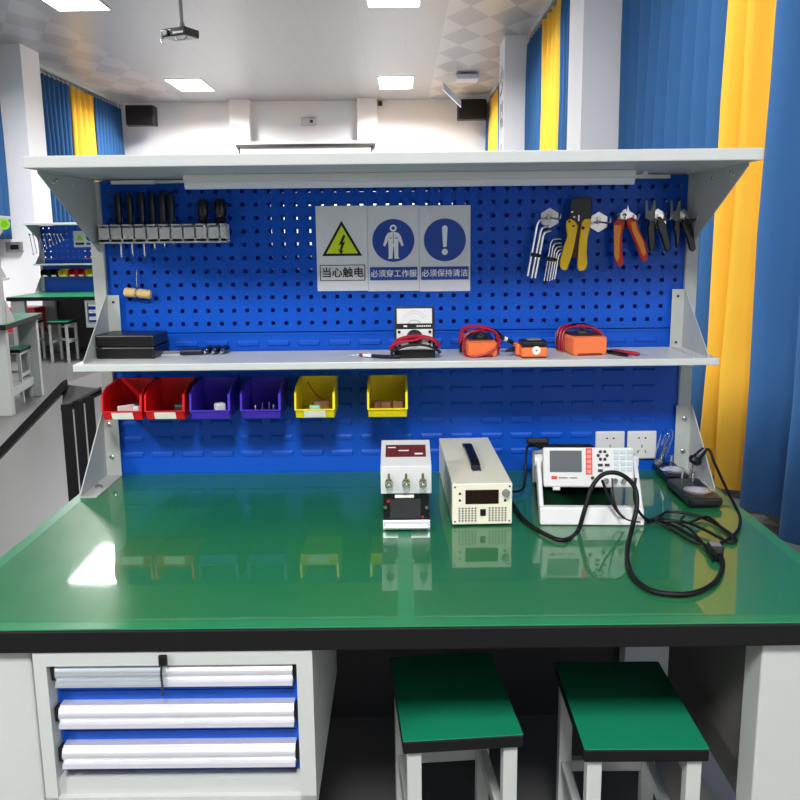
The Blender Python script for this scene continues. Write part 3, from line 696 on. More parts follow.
# ------------------------------------------------------------------ things on the middle shelf
zM = 1.1765
T0 = Matrix.Translation((-.765, -.13, zM)) @ Matrix.Rotation(math.radians(-2), 4, 'Z')
t = thing('tool_case', 'flat black case at the left end of the middle shelf', 'case', (-.752, -.12, zM), math.radians(-3))
m = MB(WM[t]); m.box(-.083, .083, -.065, .062, 0, .033); m.build('base', BLKP, t, bev=.004)
m = MB(WM[t]); m.box(-.083, .083, -.065, .062, .0345, .066); m.build('lid', BLKP, t, bev=.004)
# calliper wrapped in a bag and clips
t = thing('calliper', 'silver calliper with a dark slider lying beside the black case', 'calliper', (-.62, -.1, zM), math.radians(4))
m = MB(WM[t]); m.box(-.08, .02, -.012, .012, .006, .012); m.build('beam', SILV, t)
m = MB(WM[t]); m.prism([(-.08, -.03), (.0, -.02), (.0, .04), (-.05, .04)], 2, 0, .005); m.build('sleeve', mat('frosted_sleeve', (190, 192, 196), .3), t)
m = MB(WM[t]); m.box(0, .065, -.03, .03, .001, .016); m.build('slider', mat('dark_navy_plastic', (20, 26, 50), .35), t, bev=.004)
for i, (dx, lb) in enumerate(((.075, 'left'), (.098, 'middle'), (.122, 'right'))):
    x = -.62+dx; y = -.108
    t = thing('spring_clip', 'small black clip with a bright tip by the calliper, '+lb, 'clip', (x, y, zM), group='small clips beside the calliper')
    m = MB(); m.lathe((x, y, zM+.011), (x+.004, y+.05, zM+.014), [(0, .008), (.3, .011), (.8, .010), (1, .004)], 12); m.build('body', BLKP, t, smooth=True)
    m = MB(); m.lathe((x-.002, y-.016, zM+.008), (x, y, zM+.011), [(0, .0035), (.5, .006), (1, .0065)], 12); m.build('tip', SILV, t, smooth=True)

# analogue multimeter, stands upright
x0, x1, yf = -.004, .108, -.232
t = thing('analogue_multimeter', 'analogue multimeter with a white dial face standing on the shelf', 'multimeter', ((x0+x1)/2, yf+.03, zM))
m = MB(); m.box(x0, x1, yf-.002, yf+.05, zM, zM+.026); m.prism([(yf, zM+.02), (yf+.05, zM+.02), (yf+.062, zM+.137), (yf+.020, zM+.137)], 0, x0+.001, x1-.001); m.build('case', BLKP, t, bev=.003)
fn = Matrix.Translation(((x0+x1)/2, yf-.001, zM+.02)) @ Matrix.Rotation(-math.atan2(.020, .117), 4, 'X')
m = MB(fn); m.box(-.049, .049, -.0015, .003, .004, .060); pl_ = m.build('front_plate', OFFW, t, bev=.001)
m = MB(fn); m.box(-.048, .048, -.003, .004, .075, .116); m.build('dial_window', OFFW, t, bev=.001)
m = MB(fn)
for rr in (.030, .036):
    m.tube([(rr*math.cos(a_*PI/12), -.0033, .073+rr*math.sin(a_*PI/12)) for a_ in range(2, 11)], .0004, 4, 2)
m.tube([(.016*math.cos(a_*PI/8), -.0033, .074+.010*math.sin(a_*PI/8)) for a_ in range(0, 9)], .0008, 4, 2)
m.build('dial_scale', GREYP, t)
m = MB(fn); m.box(-.0485, .0485, -.0025, .004, .0625, .0735); m.build('dial_band', BLACK, t)
m = MB(fn)
for i in range(8): m.box(.006+i*.005, .009+i*.005, -.0031, -.0025, .066, .070)
m.box(-.03, -.02, -.0031, -.0025, .066, .070); m.build('band_print', PAPER, t)
m = MB(fn); m.lathe((0, -.0015, .036), (0, -.014, .036), [(0, .023), (.6, .021), (1, .017)], 24); m.build('range_knob', BLKP, t, smooth=True)
m = MB(fn)
for dx, dz in ((-.042, .052), (.042, .052), (-.041, .014), (.041, .014), (.041, .024)): m.cyl((dx, -.0015, dz), (dx, -.004, dz), .0042, n=12)
m.build('jacks', BLACK, t, smooth=True)
xm = (x0+x1)/2
t = thing('test_leads', 'red and black test leads coiled round the analogue multimeter', 'test leads', (xm, yf-.02, zM))
m = MB(); m.tube([(xm-.064, yf+.045, zM+.02), (xm-.063, yf-.008, zM+.028), (xm-.045, yf-.014, zM+.052), (xm, yf-.014, zM+.062), (xm+.045, yf-.014, zM+.055), (xm+.065, yf-.008, zM+.036), (xm+.062, yf+.045, zM+.025)], .0055, 8); m.tube([(xm-.064, yf+.045, zM+.028), (xm-.066, yf-.012, zM+.034), (xm-.04, yf-.022, zM+.048), (xm+.0, yf-.018, zM+.052), (xm+.03, yf-.016, zM+.060), (xm+.063, yf-.01, zM+.046), (xm+.064, yf+.045, zM+.035)], .004, 8); m.build('red_lead', REDC, t, smooth=True)
m = MB(); m.tube([(xm-.06, yf-.018, zM+.012), (xm-.062, yf-.014, zM+.02), (xm-.03, yf-.02, zM+.035), (xm, yf-.02, zM+.04), (xm+.035, yf-.018, zM+.036), (xm+.067, yf-.012, zM+.02), (xm+.068, yf+.04, zM+.01)], .0035, 8); m.tube([(xm-.04, yf-.016, zM+.008), (xm-.08, yf-.008, zM+.007), (xm-.12, yf+.01, zM+.007)], .0048, 8); m.build('black_lead', BLACK, t, smooth=True)
m = MB(); a = Vector((xm-.118, yf+.009, zM+.0075)); m.lathe(a, a+Vector((-.024, .01, 0)), [(0, .0055), (1, .0045)], 12); m.build('probe_sleeve', mat('clear_white_sleeve', (225, 225, 228), .3), t, smooth=True)
m = MB(); m.lathe(a+Vector((-.024, .01, 0)), a+Vector((-.034, .016, 0)), [(0, .005), (1, .004)], 12); m.build('probe_collar', REDC, t, smooth=True)
m = MB(); m.lathe(a+Vector((-.034, .016, 0)), a+Vector((-.06, .02, -.003)), [(0, .0016), (1, .0008)], 8); m.build('probe_tip', SILV, t, smooth=True)

# orange handheld meters lying on the shelf, bottom end to the camera
def handheld(label, x, y, rz, w, h, L, tl=0):
    t = thing('digital_multimeter', label, 'multimeter', (x, y, zM), rz, 'orange multimeters on the middle shelf')
    T = WM[t] @ Matrix.Rotation(tl, 4, 'X')
    m = MB(T); prof = []
    n = 20
    rs = []
    for yy, sc in ((-.001, .93), (.006, 1.), (L*.5, .97), (L, .94)):
        r = []
        for i in range(4):
            cx_, cz_ = ((1, -1), (1, 1), (-1, 1), (-1, -1))[i]; rad = .009
            for q in range(5):
                a_ = -PI/2+i*PI/2+q*PI/8
                r.append(((cx_*(w/2-rad)+rad*math.cos(a_))*sc, yy, h/2+(cz_*(h/2-rad)+rad*math.sin(a_))*sc))
        rs.append(r)
    m.rings(rs); m.build('case', ORNG, t, smooth=True)
    m = MB(T); m.box(-w*.42, w*.42, .02, L-.01, h-.001, h+.004); m.build('front_panel', BLKP, t, bev=.003)
    m = MB(T); m.lathe((0, L*.38, h+.004), (0, L*.38, h+.013), [(0, .02), (.7, .019), (1, .012)], 20); m.box(-.004, .004, L*.38-.018, L*.38+.018, h+.012, h+.017); m.build('range_knob', DKMET, t, smooth=True)
    m = MB(T); m.box(-w*.33, w*.33, L*.62, L-.02, h+.004, h+.005); m.build('screen', LCD, t)
    m = MB(T); m.box(-w*.34, w*.34, -.0035, .0005, 0.0, .006); m.build('stand_slot', mat('brown_red', (110, 35, 20), .5) if 'brown_red' not in MATS else MATS['brown_red'], t)
    return t, T
t, T = handheld('orange multimeter with leads wound round it, beside the dial meter', .238, -.226, math.radians(4), .084, .042, .15, math.radians(7))
t = thing('test_leads', 'red and black leads wound round the orange multimeter beside the dial meter', 'test leads', (.238, -.2, zM))
m = MB(T)
for k, (ya, yb2, dz, bx) in enumerate(((.02, .06, 0, .05), (.06, .035, .006, .052), (.09, .075, .003, .05))):
    m.tube([(-.048, ya, .006), (-.051, ya+.005, .03), (-.04, ya+.01, .058+dz), (0, (ya+yb2)/2, .066+dz), (.04, yb2, .056+dz), (bx, yb2, .03), (.046, yb2-.01, .004)], .0032, 8)
m.tube([(-.046, .02, .004), (-.03, -.008, .004), (.01, -.009, .012), (.035, -.007, .03), (.049, .01, .04)], .003, 8)
m.build('red_lead', REDC, t, smooth=True)
m = MB(T); m.tube([(-.053, .05, .004), (-.056, .03, .03), (-.035, .03, .055), (.0, .05, .068), (.04, .06, .062), (.075, .07, .035), (.1, .06, .02)], .0032, 8); m.build('black_lead', BLACK, t, smooth=True)
m = MB(T); m.lathe((.045, .062, .05), (.105, .06, .018), [(0, .0045), (.3, .006), (.9, .006), (1, .004)], 10); m.build('probe', BLKP, t, smooth=True)
m = MB(T); m.lathe((.07, .061, .037), (.078, .061, .033), [(0, .0066), (1, .0066)], 10); m.build('probe_band', PAPER, t, smooth=True)
t, T = handheld('orange multimeter at the right of the shelf with leads on top', .535, -.213, math.radians(7), .1, .052, .17)
t = thing('test_leads', 'red and black leads laid over the right-hand orange multimeter', 'test leads', (.53, -.15, zM))
m = MB(T)
for k in range(3):
    y_ = .07+.025*k
    m.tube([(-.055, y_, .004), (-.058, y_, .03), (-.045, y_+.01, .064), (0, y_+.015, .072), (.035, y_-.005, .066), (.053, y_-.02, .05), (.057, y_-.03, .02), (.056, y_-.035, .004)], .0033, 8)
m.build('red_lead', REDC, t, smooth=True)
m = MB(T); m.tube([(.05, .11, .064), (.02, .12, .074), (-.03, .1, .071), (-.058, .11, .04), (-.06, .1, .005)], .0033, 8); m.build('black_lead', BLACK, t, smooth=True)
z = zM+.006
m = MB(); m.lathe((.588, -.17, z), (.628, -.262, z), [(0, .004), (.2, .006), (.9, .0055), (1, .003)], 10); m.build('black_probe', BLKP, t, smooth=True)
m = MB(); m.lathe((.6, -.175, z+.002), (.665, -.24, z), [(0, .004), (.2, .006), (.9, .0055), (1, .003)], 10); m.build('red_probe', REDC, t, smooth=True)
m = MB(); m.lathe((.628, -.262, z), (.634, -.282, z-.002), [(0, .0014), (1, .0007)], 8); m.lathe((.665, -.24, z), (.682, -.256, z-.002), [(0, .0014), (1, .0007)], 8); m.build('probe_tips', SILV, t)
# small orange tester with round white face end
t = thing('tape_measure', 'small orange and black instrument with a round white end label', 'tape measure', (.376, -.262, zM), math.radians(3))
T = WM[t]
m = MB(T); m.box(-.036, .036, 0, .06, .003, .03); m.box(-.045, -.03, .035, .085, .004, .036); m.build('case', ORNG2 if False else ORNG, t, bev=.006, seg=3)
m = MB(T); m.box(-.034, .034, .002, .062, .0295, .048); m.build('top_cover', BLKP, t, bev=.006, seg=3)
m = MB(T); m.box(-.018, .02, .012, .045, .048, .051); m.build('button', GREYP, t, bev=.001)
m = MB(T); m.cyl((.004, 0.001, .022), (.004, -.0015, .022), .0115, n=24); m.build('round_label', PAPER, t, smooth=True)
m = MB(T); m.cyl((.004, -.0015, .022), (.004, -.0022, .022), .0025, n=12); m.build('centre_screw', GREYP, t)
m = MB(T); m.box(-.03, .03, .003, .055, 0, .004); m.build('foot', mat('dark_brown_rubber', (60, 26, 18), .5), t)
m = MB(T); m.lathe((-.04, .06, .02), (-.07, .05, .016), [(0, .008), (1, .003)], 10); m.build('nozzle', BLKP, t, smooth=True)

# ------------------------------------------------------------------ things on the desk
# three-terminal transformer box
t = thing('power_module', 'white-topped module with three brass terminals and a maroon label', 'module', (.0245, -.5, ZS))
x0, x1, yf = -.036, .083, -.572
m = MB(); m.prism([(yf+.012, ZS+.006), (yf+.15, ZS+.006), (yf+.15, .905), (yf+.012, .905)], 0, x0+.003, x1-.003); m.build('lower_case', BLKP, t, bev=.002)
m = MB(); m.prism([(yf+.006, .893), (yf+.16, .893), (yf+.16, .990), (yf+.15, .992), (yf+.006, .962)], 0, x0-.002, x1+.002); m.build('upper_case', OFFW, t, bev=.002)
m = MB(); m.box(x0+.002, x1-.002, yf, yf+.16, ZS, ZS+.007); m.prism([(yf, ZS), (yf+.011, ZS), (yf+.011, ZS+.022), (yf+.006, ZS+.022)], 0, x0+.002, x1-.002); m.cyl((x0+.008, yf-.003, ZS+.008), (x1-.008, yf-.003, ZS+.008), .006, n=12); m.build('base_plate', ALU, t, bev=.001)
# label on the sloped top
ang = math.atan2(.030, .144)
Tl = Matrix.Translation((.0235, yf+.006, .962)) @ Matrix.Rotation(ang, 4, 'X')
m = MB(Tl); m.box(-.050, .050, .050, .118, 0, .0008); lbp = m.build('label_plate', MAROON, t)
m = MB(Tl); m.text('DC-2A', .009, Matrix.Translation((-.002, .046, .0012)), .0003) if False else m.box(-.018, .008, .082, .087, .0008, .0012); m.box(.022, .042, .062, .070, .0008, .0012); m.box(-.045, -.025, .10, .104, .0008, .0012); m.build('label_print', PAPER, t)
for i, x in enumerate((-.018, .0235, .064)):
    tt = MB(); z = .922; y = yf+.006
    tt.lathe((x, y, z), (x, y-.028, z-.004), [(0, .010), (.25, .010), (.26, .006), (.4, .006), (.41, .009), (.75, .009), (.76, .0055), (1, .005)], 14)
    tr = tt.build('terminal_post', SILV, t, smooth=True)
    MB().lathe((x, y-.010, z+.004), (x, y-.010, z+.024), [(0, .0075), (.3, .0075), (.35, .0035), (1, .003)], 12).build('terminal_screw', mat('brass_screw', (150, 140, 110), .3, metal=.9) if i == 0 else MATS['brass_screw'], tr, smooth=True)
m = MB(); m.box(-.004, .042, yf+.0085, yf+.012, .882, .889); m.build('tag_strip', PAPER, t)
m = MB(); 
for x, z in ((x0+.008, .858), (x1-.010, .856)): m.cyl((x, yf+.012, z), (x, yf+.009, z), .0045, n=12)
m.build('case_screws', SILV, t, smooth=True)
m = MB(); m.cyl((-.02, yf+.012, .873), (-.02, yf+.0105, .873), .004, n=12); m.cyl((.063, yf+.012, .832), (.063, yf+.0105, .832), .003, n=12); m.build('red_marks', REDC, t)
m = MB(); m.box(x0+.02, x1-.025, yf+.0105, yf+.012, .83, .878); m.build('front_recess', DKMET, t)

# bench power supply
t = thing('power_supply', 'cream bench power supply with a carrying handle and dark display', 'power supply', (.2095, -.548, ZS), math.radians(1.3))
T = WM[t]; w = .0735; h = .104
m = MB(T); m.box(-w, w, 0, .485, .004, h+.004); m.build('case', CREAM, t, bev=.002)
m = MB(T)
for dx in (-.055, .055):
    for dy in (.03, .44): m.cyl((dx, dy, 0), (dx, dy, .005), .009, n=12)
m.build('feet', BLACK, t)
m = MB(T); m.prism([(-w+.032, .056), (w-.033, .056), (w-.033, .092), (-w+.032, .092)], 1, -.0015, .001); m.build('display', SCREEN, t, bev=.001)
for sx, x_ in ((0, -.058), (1, .016)):
    m = MB(T)
    for i in range(6):
        for j in range(6): a_, b_ = x_+i*.0079, .012+j*.0063; m.box(a_, a_+.0042, -.0008, .001, b_, b_+.0034)
    m.build('vent_grid', BLACK, t)
m = MB(T); m.box(-.005, .009, -.003, .001, .026, .043); m.build('rocker_switch', BLACK, t, bev=.001)
m = MB(T); m.lathe((.058, 0, .083), (.058, -.014, .083), [(0, .010), (.2, .008), (1, .007)], 16); m.build('knob', GREYP, t, smooth=True)
m = MB(T)
for x_, z_, r_ in ((.056, .064, .003), (-.055, .083, .003), (-.055, .066, .003)): m.cyl((x_, 0, z_), (x_, -.002, z_), r_, n=12)
m.build('front_leds', BLACK, t)
m = MB(T)
for x_ in (-.067, .067):
    for z_ in (.012, .1): m.cyl((x_, 0, z_), (x_, -.0012, z_), .0025, n=10)
for x_, y_ in ((-.073, .12), (-.073, .4)): m.cyl((x_-.0005, y_, .02), (x_-.002, y_, .02), .003, n=10)
m.build('screws', SILV, t)
m = MB(T); m.tube([(0, .14, h+.004), (0, .17, h+.018), (0, .26, h+.022), (0, .35, h+.018), (0, .375, h+.004)], .014, 8, 6, flat=.3) if False else None
pts = [(.12, h+.004), (.13, h+.015), (.16, h+.021), (.34, h+.021), (.37, h+.015), (.38, h+.004), (.372, h+.004), (.364, h+.011), (.336, h+.016), (.164, h+.016), (.138, h+.011), (.13, h+.004)]
m = MB(T @ Matrix.Translation((-.002, 0, 0))); m.prism(pts, 0, -.012, .012); hn = m.build('carry_handle', BLKP, t, bev=.002)
m = MB(T); m.box(-.013, .010, .1, .125, h+.004, h+.008); m.box(-.013, .010, .375, .4, h+.004, h+.008); m.build('handle_bracket', SILV, t, bev=.001)

# LCR bench meter tilted on its handle
t = thing('bench_meter', 'white bench meter with screen and keypad propped on its handle', 'bench meter', (.482, -.502, ZS), math.radians(-3))
tilt = math.radians(15)
B = WM[t] @ Matrix.Translation((0, .02, .080)) @ Matrix.Rotation(-tilt, 4, 'X')
w, h, L = .109, .092, .3
m = MB(B); m.box(-w, w, .012, L, 0, h); m.build('case', OFFW, t, bev=.006)
m = MB(B); m.box(-w-.004, w+.004, -.006, .02, -.004, h+.004); m.build('front_bezel', OFFW, t, bev=.005, seg=3)
yy = -.0065
m = MB(B); m.box(-w+.012, -w+.092, yy-.001, yy, .034, .088); m.build('screen', LCD, t, bev=.001)
m = MB(B); m.box(-w+.016, -w+.030, yy-.0008, yy, .016, .024); m.build('logo_patch', REDL, t)
m = MB(B); m.box(-w+.034, -w+.056, yy-.0008, yy, .018, .021); m.box(-w+.062, -w+.08, yy-.0008, yy, .018, .021); m.build('caption_print', GREYP, t)
m = MB(B)
m.box(-w+.102, -w+.118, yy-.001, yy, .028, .094); m.build('red_key_strip', REDL, t)
m = MB(B)
for i in range(5): m.box(-w+.1045, -w+.1155, yy-.002, yy-.001, .031+i*.0125, .040+i*.0125)
m.build('soft_key', mat('pink_key', (232, 140, 128), .5), t, bev=.001)
m = MB(B)
for a_ in range(6): m.cyl((-w+.144+.011*math.cos(a_*PI/3), yy, .076+.011*math.sin(a_*PI/3)), (-w+.144+.011*math.cos(a_*PI/3), yy-.002, .076+.011*math.sin(a_*PI/3)), .0042, n=12)
for x_, z_ in ((.138, .052), (.155, .052), (.138, .038)): m.box(-w+x_-.006, -w+x_+.006, yy-.002, yy, z_-.0035, z_+.0035)
m.build('arrow_keys', DKMET, t, bev=.0008)
m = MB(B)
for i in range(3):
    for j in range(4): m.box(-w+.172+i*.0165, -w+.184+i*.0165, yy-.002, yy, .037+j*.0145, .047+j*.0145)
m.build('number_keys', BUTG, t, bev=.001)
m = MB(B)
for i in range(4): MB(B).cyl((-w+.15+i*.022, yy, .013), (-w+.15+i*.022, yy-.016, .013), .0065, n=14).build('terminal', SILV, t, smooth=True)
MB(B).cyl((-w+.118, yy, .02), (-w+.118, yy-.006, .02), .004, n=10).build('indicator', DKMET, t, smooth=True)
m = MB(B); m.box(-w+.02, -w+.038, -.004, .02, -.012, -.002); m.build('front_foot', OFFW, t, bev=.002)
# handle
Hm = WM[t]; zp = .13; yp = .075
for sx in (-1, 1):
    m = MB(Hm)
    a, b = sorted((sx*(w+.007), sx*(w+.018)))
    m.prism([(yp-.014, zp+.012), (yp+.014, zp+.012), (yp+.012, zp-.02), (-.022, .0), (-.048, .0), (-.04, .03)], 0, a, b)
    m.build('handle_arm', OFFW, t, bev=.003)
for sx in (-1, 1): MB(Hm).cyl((sx*(w-.002), yp, zp), (sx*(w+.022), yp, zp), .017, n=24).build('pivot_knob', OFFW, t, smooth=True)
m = MB(Hm); m.prism([(-.052, 0), (-.018, 0), (-.018, .042), (-.04, .042)], 0, -w-.018, w+.018); m.build('handle_bar', OFFW, t, bev=.004)
m = MB(B); m.box(-w+.005, w-.005, .25, .29, -.008, 0); m.build('rear_foot', BLACK, t)
m = MB(B); m.box(-w-.003, w+.003, L-.012, L+.008, -.003, h+.003); m.build('rear_bumper', GREYP, t, bev=.004)

# coiled lead behind the meter, on top of its case
t = thing('coiled_cable', 'black coiled lead lying on the back of the bench meter', 'cable', (.43, -.2, .9))
m = MB(B); z = h+.008
m.tube([(-.09, .27, z), (-.03, .29, z), (.04, .28, z), (.05, .25, z+.004), (-.02, .23, z), (-.09, .22, z)], .0035, 8, 6, closed=True)
m.tube([(-.1, .25, z+.007), (-.03, .27, z+.007), (.03, .265, z+.007), (.04, .24, z+.007), (-.04, .24, z+.007), (-.1, .235, z+.006)], .0035, 8, 6, closed=True)
m.tube([(-.09, .27, z+.004), (-.125, .25, z+.004), (-.135, .23, z-.02), (-.145, .2, -.03+.02), (-.19, .13, -.02)], .0035, 8); m.build('lead', BLACK, t, smooth=True)
m = MB(B); m.box(-.13, -.07, .235, .285, z+.009, z+.028); m.build('plug', BLKP, t, bev=.006)

# magnifier pads
def pad(label, x0, x1, y0, y1, extras):
    t = thing('dish_stand', label, 'stand', ((x0+x1)/2, (y0+y1)/2, ZS), group='black bases with round silver dishes')
    m = MB(); m.box(x0, x1, y0, y1, ZS+.006, ZS+.026); m.build('plate', BLKP, t, bev=.005, seg=3)
    m = MB(); m.box(x0+.012, x1-.004, y0+.01, y1-.02, ZS, ZS+.008); m.build('foot', BLACK, t)
    cx, cy = (x0+x1)/2+.002, y0+(y1-y0)*.38
    m = MB(); m.lathe((cx, cy, ZS+.0255), (cx, cy, ZS+.0285), [(0, .037), (.8, .037), (1, .031)], 32); m.build('dish_rim', SILV, t, smooth=True)
    m = MB(); m.lathe((cx, cy, ZS+.0285), (cx, cy, ZS+.0345), [(0, .027), (.35, .022), (.7, .014), (1, .004)], 32); m.build('dish', ALU, t, smooth=True)
    for dx in (-.018, .012):
        m = MB(); m.cyl((cx+dx, y0+(y1-y0)*.78, ZS+.026), (cx+dx, y0+(y1-y0)*.78, ZS+.05), .004, n=10); m.cyl((cx+dx, y0+(y1-y0)*.78, ZS+.05), (cx+dx, y0+(y1-y0)*.78, ZS+.055), .0055, n=10); m.build('post', SILV, t, smooth=True)
    return t
pad('black base with a round silver dish, nearer the camera', .757, .845, -.43, -.235, 0)
pad('black base with a round silver dish, against the right foot bracket', .768, .832, -.2, -.055, 1)
# glass tube standing on the back base
a = Vector((.775, -.085, ZS+.027)); b = Vector((.805, -.085, ZS+.135))
t = thing('glass_bulb', 'clear glass tube lamp leaning on the rear black base', 'lamp bulb', tuple(a))
m = MB(); m.lathe(a, b, [(0, .012), (.15, .017), (.8, .018), (.93, .014), (1, .005)], 24); m.build('glass', GLASS, t, smooth=True)
m = MB(); m.tube([a+(b-a)*.1, a+(b-a)*.4+Vector((.004, 0, 0)), a+(b-a)*.75], .0016, 6); m.tube([a+(b-a)*.1+Vector((.006, 0, 0)), a+(b-a)*.5+Vector((.008, 0, 0))], .0025, 6); m.build('filament_post', SILV, t, smooth=True)
m = MB(); m.lathe(a-Vector((.001, 0, .002)), a+(b-a)*.1, [(0, .010), (1, .013)], 16); m.build('cap', GREYP, t, smooth=True)
# probe with cable, stands on the front base
yq = -.2
p0 = at(688, 479, 1, yq); p1 = at(694, 462, 1, yq); p2_ = at(699, 455, 1, yq); p3 = at(705, 449, 1, yq)
t = thing('lamp_holder', 'black bulb-shaped holder with a cable rising above the bases', 'lamp holder', tuple(p0))
m = MB(); m.cyl(p0+Vector((0, 0, -.01)), p1, .004, n=10); m.build('stem', SILV, t, smooth=True)
m = MB(); m.lathe(p1-(p2_-p1)*.25, p2_, [(0, .012), (.25, .019), (.6, .019), (.75, .013), (1, .012)], 18); m.lathe(p2_, p3, [(0, .012), (1, .008)], 16); m.build('body', BLKP, t, smooth=True)
m = MB(); q = [p3, at(710, 451, 1, -.21), at(715, 464, 1, -.24), at(728, 492, 1, -.35), Vector((.905, -.43, .85)) if False else at(739, 514, 1, -.47), at(739, 528, 2, ZS+.006), at(730, 538, 2, ZS+.006), at(716, 545, 2, ZS+.006)]
m.tube(q, .004, 8); m.build('cable', BLACK, t, smooth=True)

# main thick power cable and plug
t = thing('power_cable', 'thick black power cable looping across the desk to a plug', 'cable', (.6, -.7, ZS))
r = .0055; zc = ZS+r
q = [at(512, 503, 2, zc+.002), at(524, 520, 2, zc), at(545, 534, 2, zc), at(563, 540, 2, zc), at(577, 532, 1, -.60), at(584, 512, 1, -.60), at(592, 487, 1, -.585), at(604, 474, 1, -.575), at(620, 474, 1, -.575), at(634, 486, 1, -.58), at(637, 505, 1, -.60), at(632, 528, 1, -.63),
     at(627, 552, 2, zc+.001), at(631, 573, 2, zc), at(646, 588, 2, zc), at(668, 594, 2, zc), at(694, 593, 2, zc), at(714, 583, 2, zc), at(722, 570, 2, zc), at(722, 560, 2, zc+.004), at(719, 553, 2, zc+.008)]
MB().tube(q, r, 10, 8).build('cord', BLACK, t, smooth=True)
pa = at(719, 556, 2, ZS+.012); pb = at(708, 537, 2, ZS+.012)
d = (pb-pa).normalized(); Tp = Matrix.Translation(pa) @ Matrix.Rotation(math.atan2(d.y, d.x)-PI/2, 4, 'Z')
m = MB(Tp); m.prism([(-.007, 0), (.007, 0), (.014, .02), (.015, .06), (-.015, .06), (-.014, .02)], 2, -.011, .011); m.build('plug_body', BLKP, t, bev=.003)
m = MB(Tp); m.prism([(-.011, .03), (.011, .03), (.011, .058), (-.011, .058)], 2, .011, .0125); m.build('plug_face', GREYP, t)
m = MB(Tp); m.box(-.008, -.006, .06, .078, -.004, .004); m.box(.006, .008, .06, .078, -.004, .004); m.build('plug_pins', SILV, t)

# thin leads between the meter and the right side
def lead(lab, pts, r, name='thin_cable', cl=False, mt=BLACK):
    o = MB().tube(pts, r, 8, 8, closed=cl).build(name, mt, smooth=True, origin=tuple(pts[0]))
    tag(o, lab, 'cable', 'thin black cables on the desk'); return o
Z = ZS+.0045
lead('thin black cable running from the meter under the bases', [at(602, 480, 1, -.56), at(608, 495, 1, -.565), at(618, 512, 1, -.57), at(630, 521, 2, Z), at(645, 520, 2, Z), at(665, 522, 2, Z), at(690, 535, 2, Z), at(710, 550, 2, Z)], .0033)
lead('thin black cable dropping from the right end of the meter', [at(636, 478, 1, -.56), at(634, 495, 1, -.575), at(638, 510, 1, -.585), at(648, 520, 2, Z+.004), at(660, 518, 2, Z+.006), at(685, 526, 2, Z+.006), at(700, 540, 2, Z+.006), at(714, 560, 2, Z)], .0033)
lead('thin black cable making a wide loop below the front base', [at(648, 522, 2, Z), at(660, 516, 2, Z+.004), at(668, 512, 2, Z+.006), at(690, 514, 2, Z+.006), at(712, 522, 2, Z), at(732, 535, 2, Z), at(736, 541, 2, Z), at(726, 541, 2, Z), at(705, 530, 2, Z+.007), at(685, 522, 2, Z+.009), at(664, 521, 2, Z+.006)], .0038)
lead('thin black cable loop nearest the front base', [at(684, 516, 2, Z+.006), at(681, 521, 2, Z+.008), at(690, 522, 2, Z+.013), at(704, 517, 2, Z+.008), at(712, 519, 2, Z+.004), at(724, 530, 2, Z+.006), at(733, 538, 2, Z+.007)], .0033)
lead('thin black cable crossing from the loops towards the plug', [at(656, 522, 2, Z+.01), at(672, 530, 2, Z), at(690, 541, 2, Z), at(706, 545, 2, Z), at(712, 552, 2, Z+.006)], .0033)
lead('thin grey lead hanging from the meter terminals', [at(612, 478, 1, -.565), at(613, 492, 1, -.57), at(617, 508, 1, -.575), at(626, 519, 1, -.59), at(640, 522, 2, Z+.004)], .002, mt=DKMET)

# ------------------------------------------------------------------ black frame behind the bench on the left
t = thing('tilted_stand', 'black sloping stand with three flat bars behind the left end of the bench', 'stand', (-1.3, .85, 0))
for i, (ua, ub) in enumerate(((61, 72), (74, 83.5), (85.5, 94.5))):
    a = at(ua, 410, 1, .8); b = at(ub, 410, 1, .8)
    MB().box(a.x, b.x, .8, .806, 0, .86+.015*i).build('flat_bar', BLACK, t)
a = at(63, 386, 1, .8); b = at(0, 452, 1, .8); dirv = (b-a); b = a+dirv*(a.z-.03)/(-dirv.z)
m = MB(); u = Vector((0, 0, .02)); vv = Vector((0, .05, 0)); m.rings([[a+u, a-u, a-u+vv, a+u+vv], [b+u, b-u, b-u+vv, b+u+vv]]); m.build('sloping_rail', BLACK, t)
pq = [at(63, 384, 1, .86), at(102, 370, 1, 1.2), at(102, 389, 1, .86), at(62, 410, 1, .82)]
n_ = Vector((0, .01, -.02)); m = MB(); m.rings([pq, [q+n_ for q in pq]]); m.build('tilted_plate', mat('charcoal_board', (70, 68, 67), .6), t)
m = MB(); a = at(62, 411, 1, .82); b = at(102, 389, 1, .86); m.tube([a, b], .012, 6, 1); m.build('cross_rod', BLACK, t)

# ------------------------------------------------------------------ background benches on the left
far = bench('workbench facing the camera far back on the left, with bins and small keys', 'green workbenches', hero=False)
far.location = (-3.92, 9.2, 0)
fx, fy = -3.92, 9.2
side = copy_tree(far); side.location = (-4.2, 4.63, 0); side.rotation_euler = (0, 0, PI+math.radians(7.8))

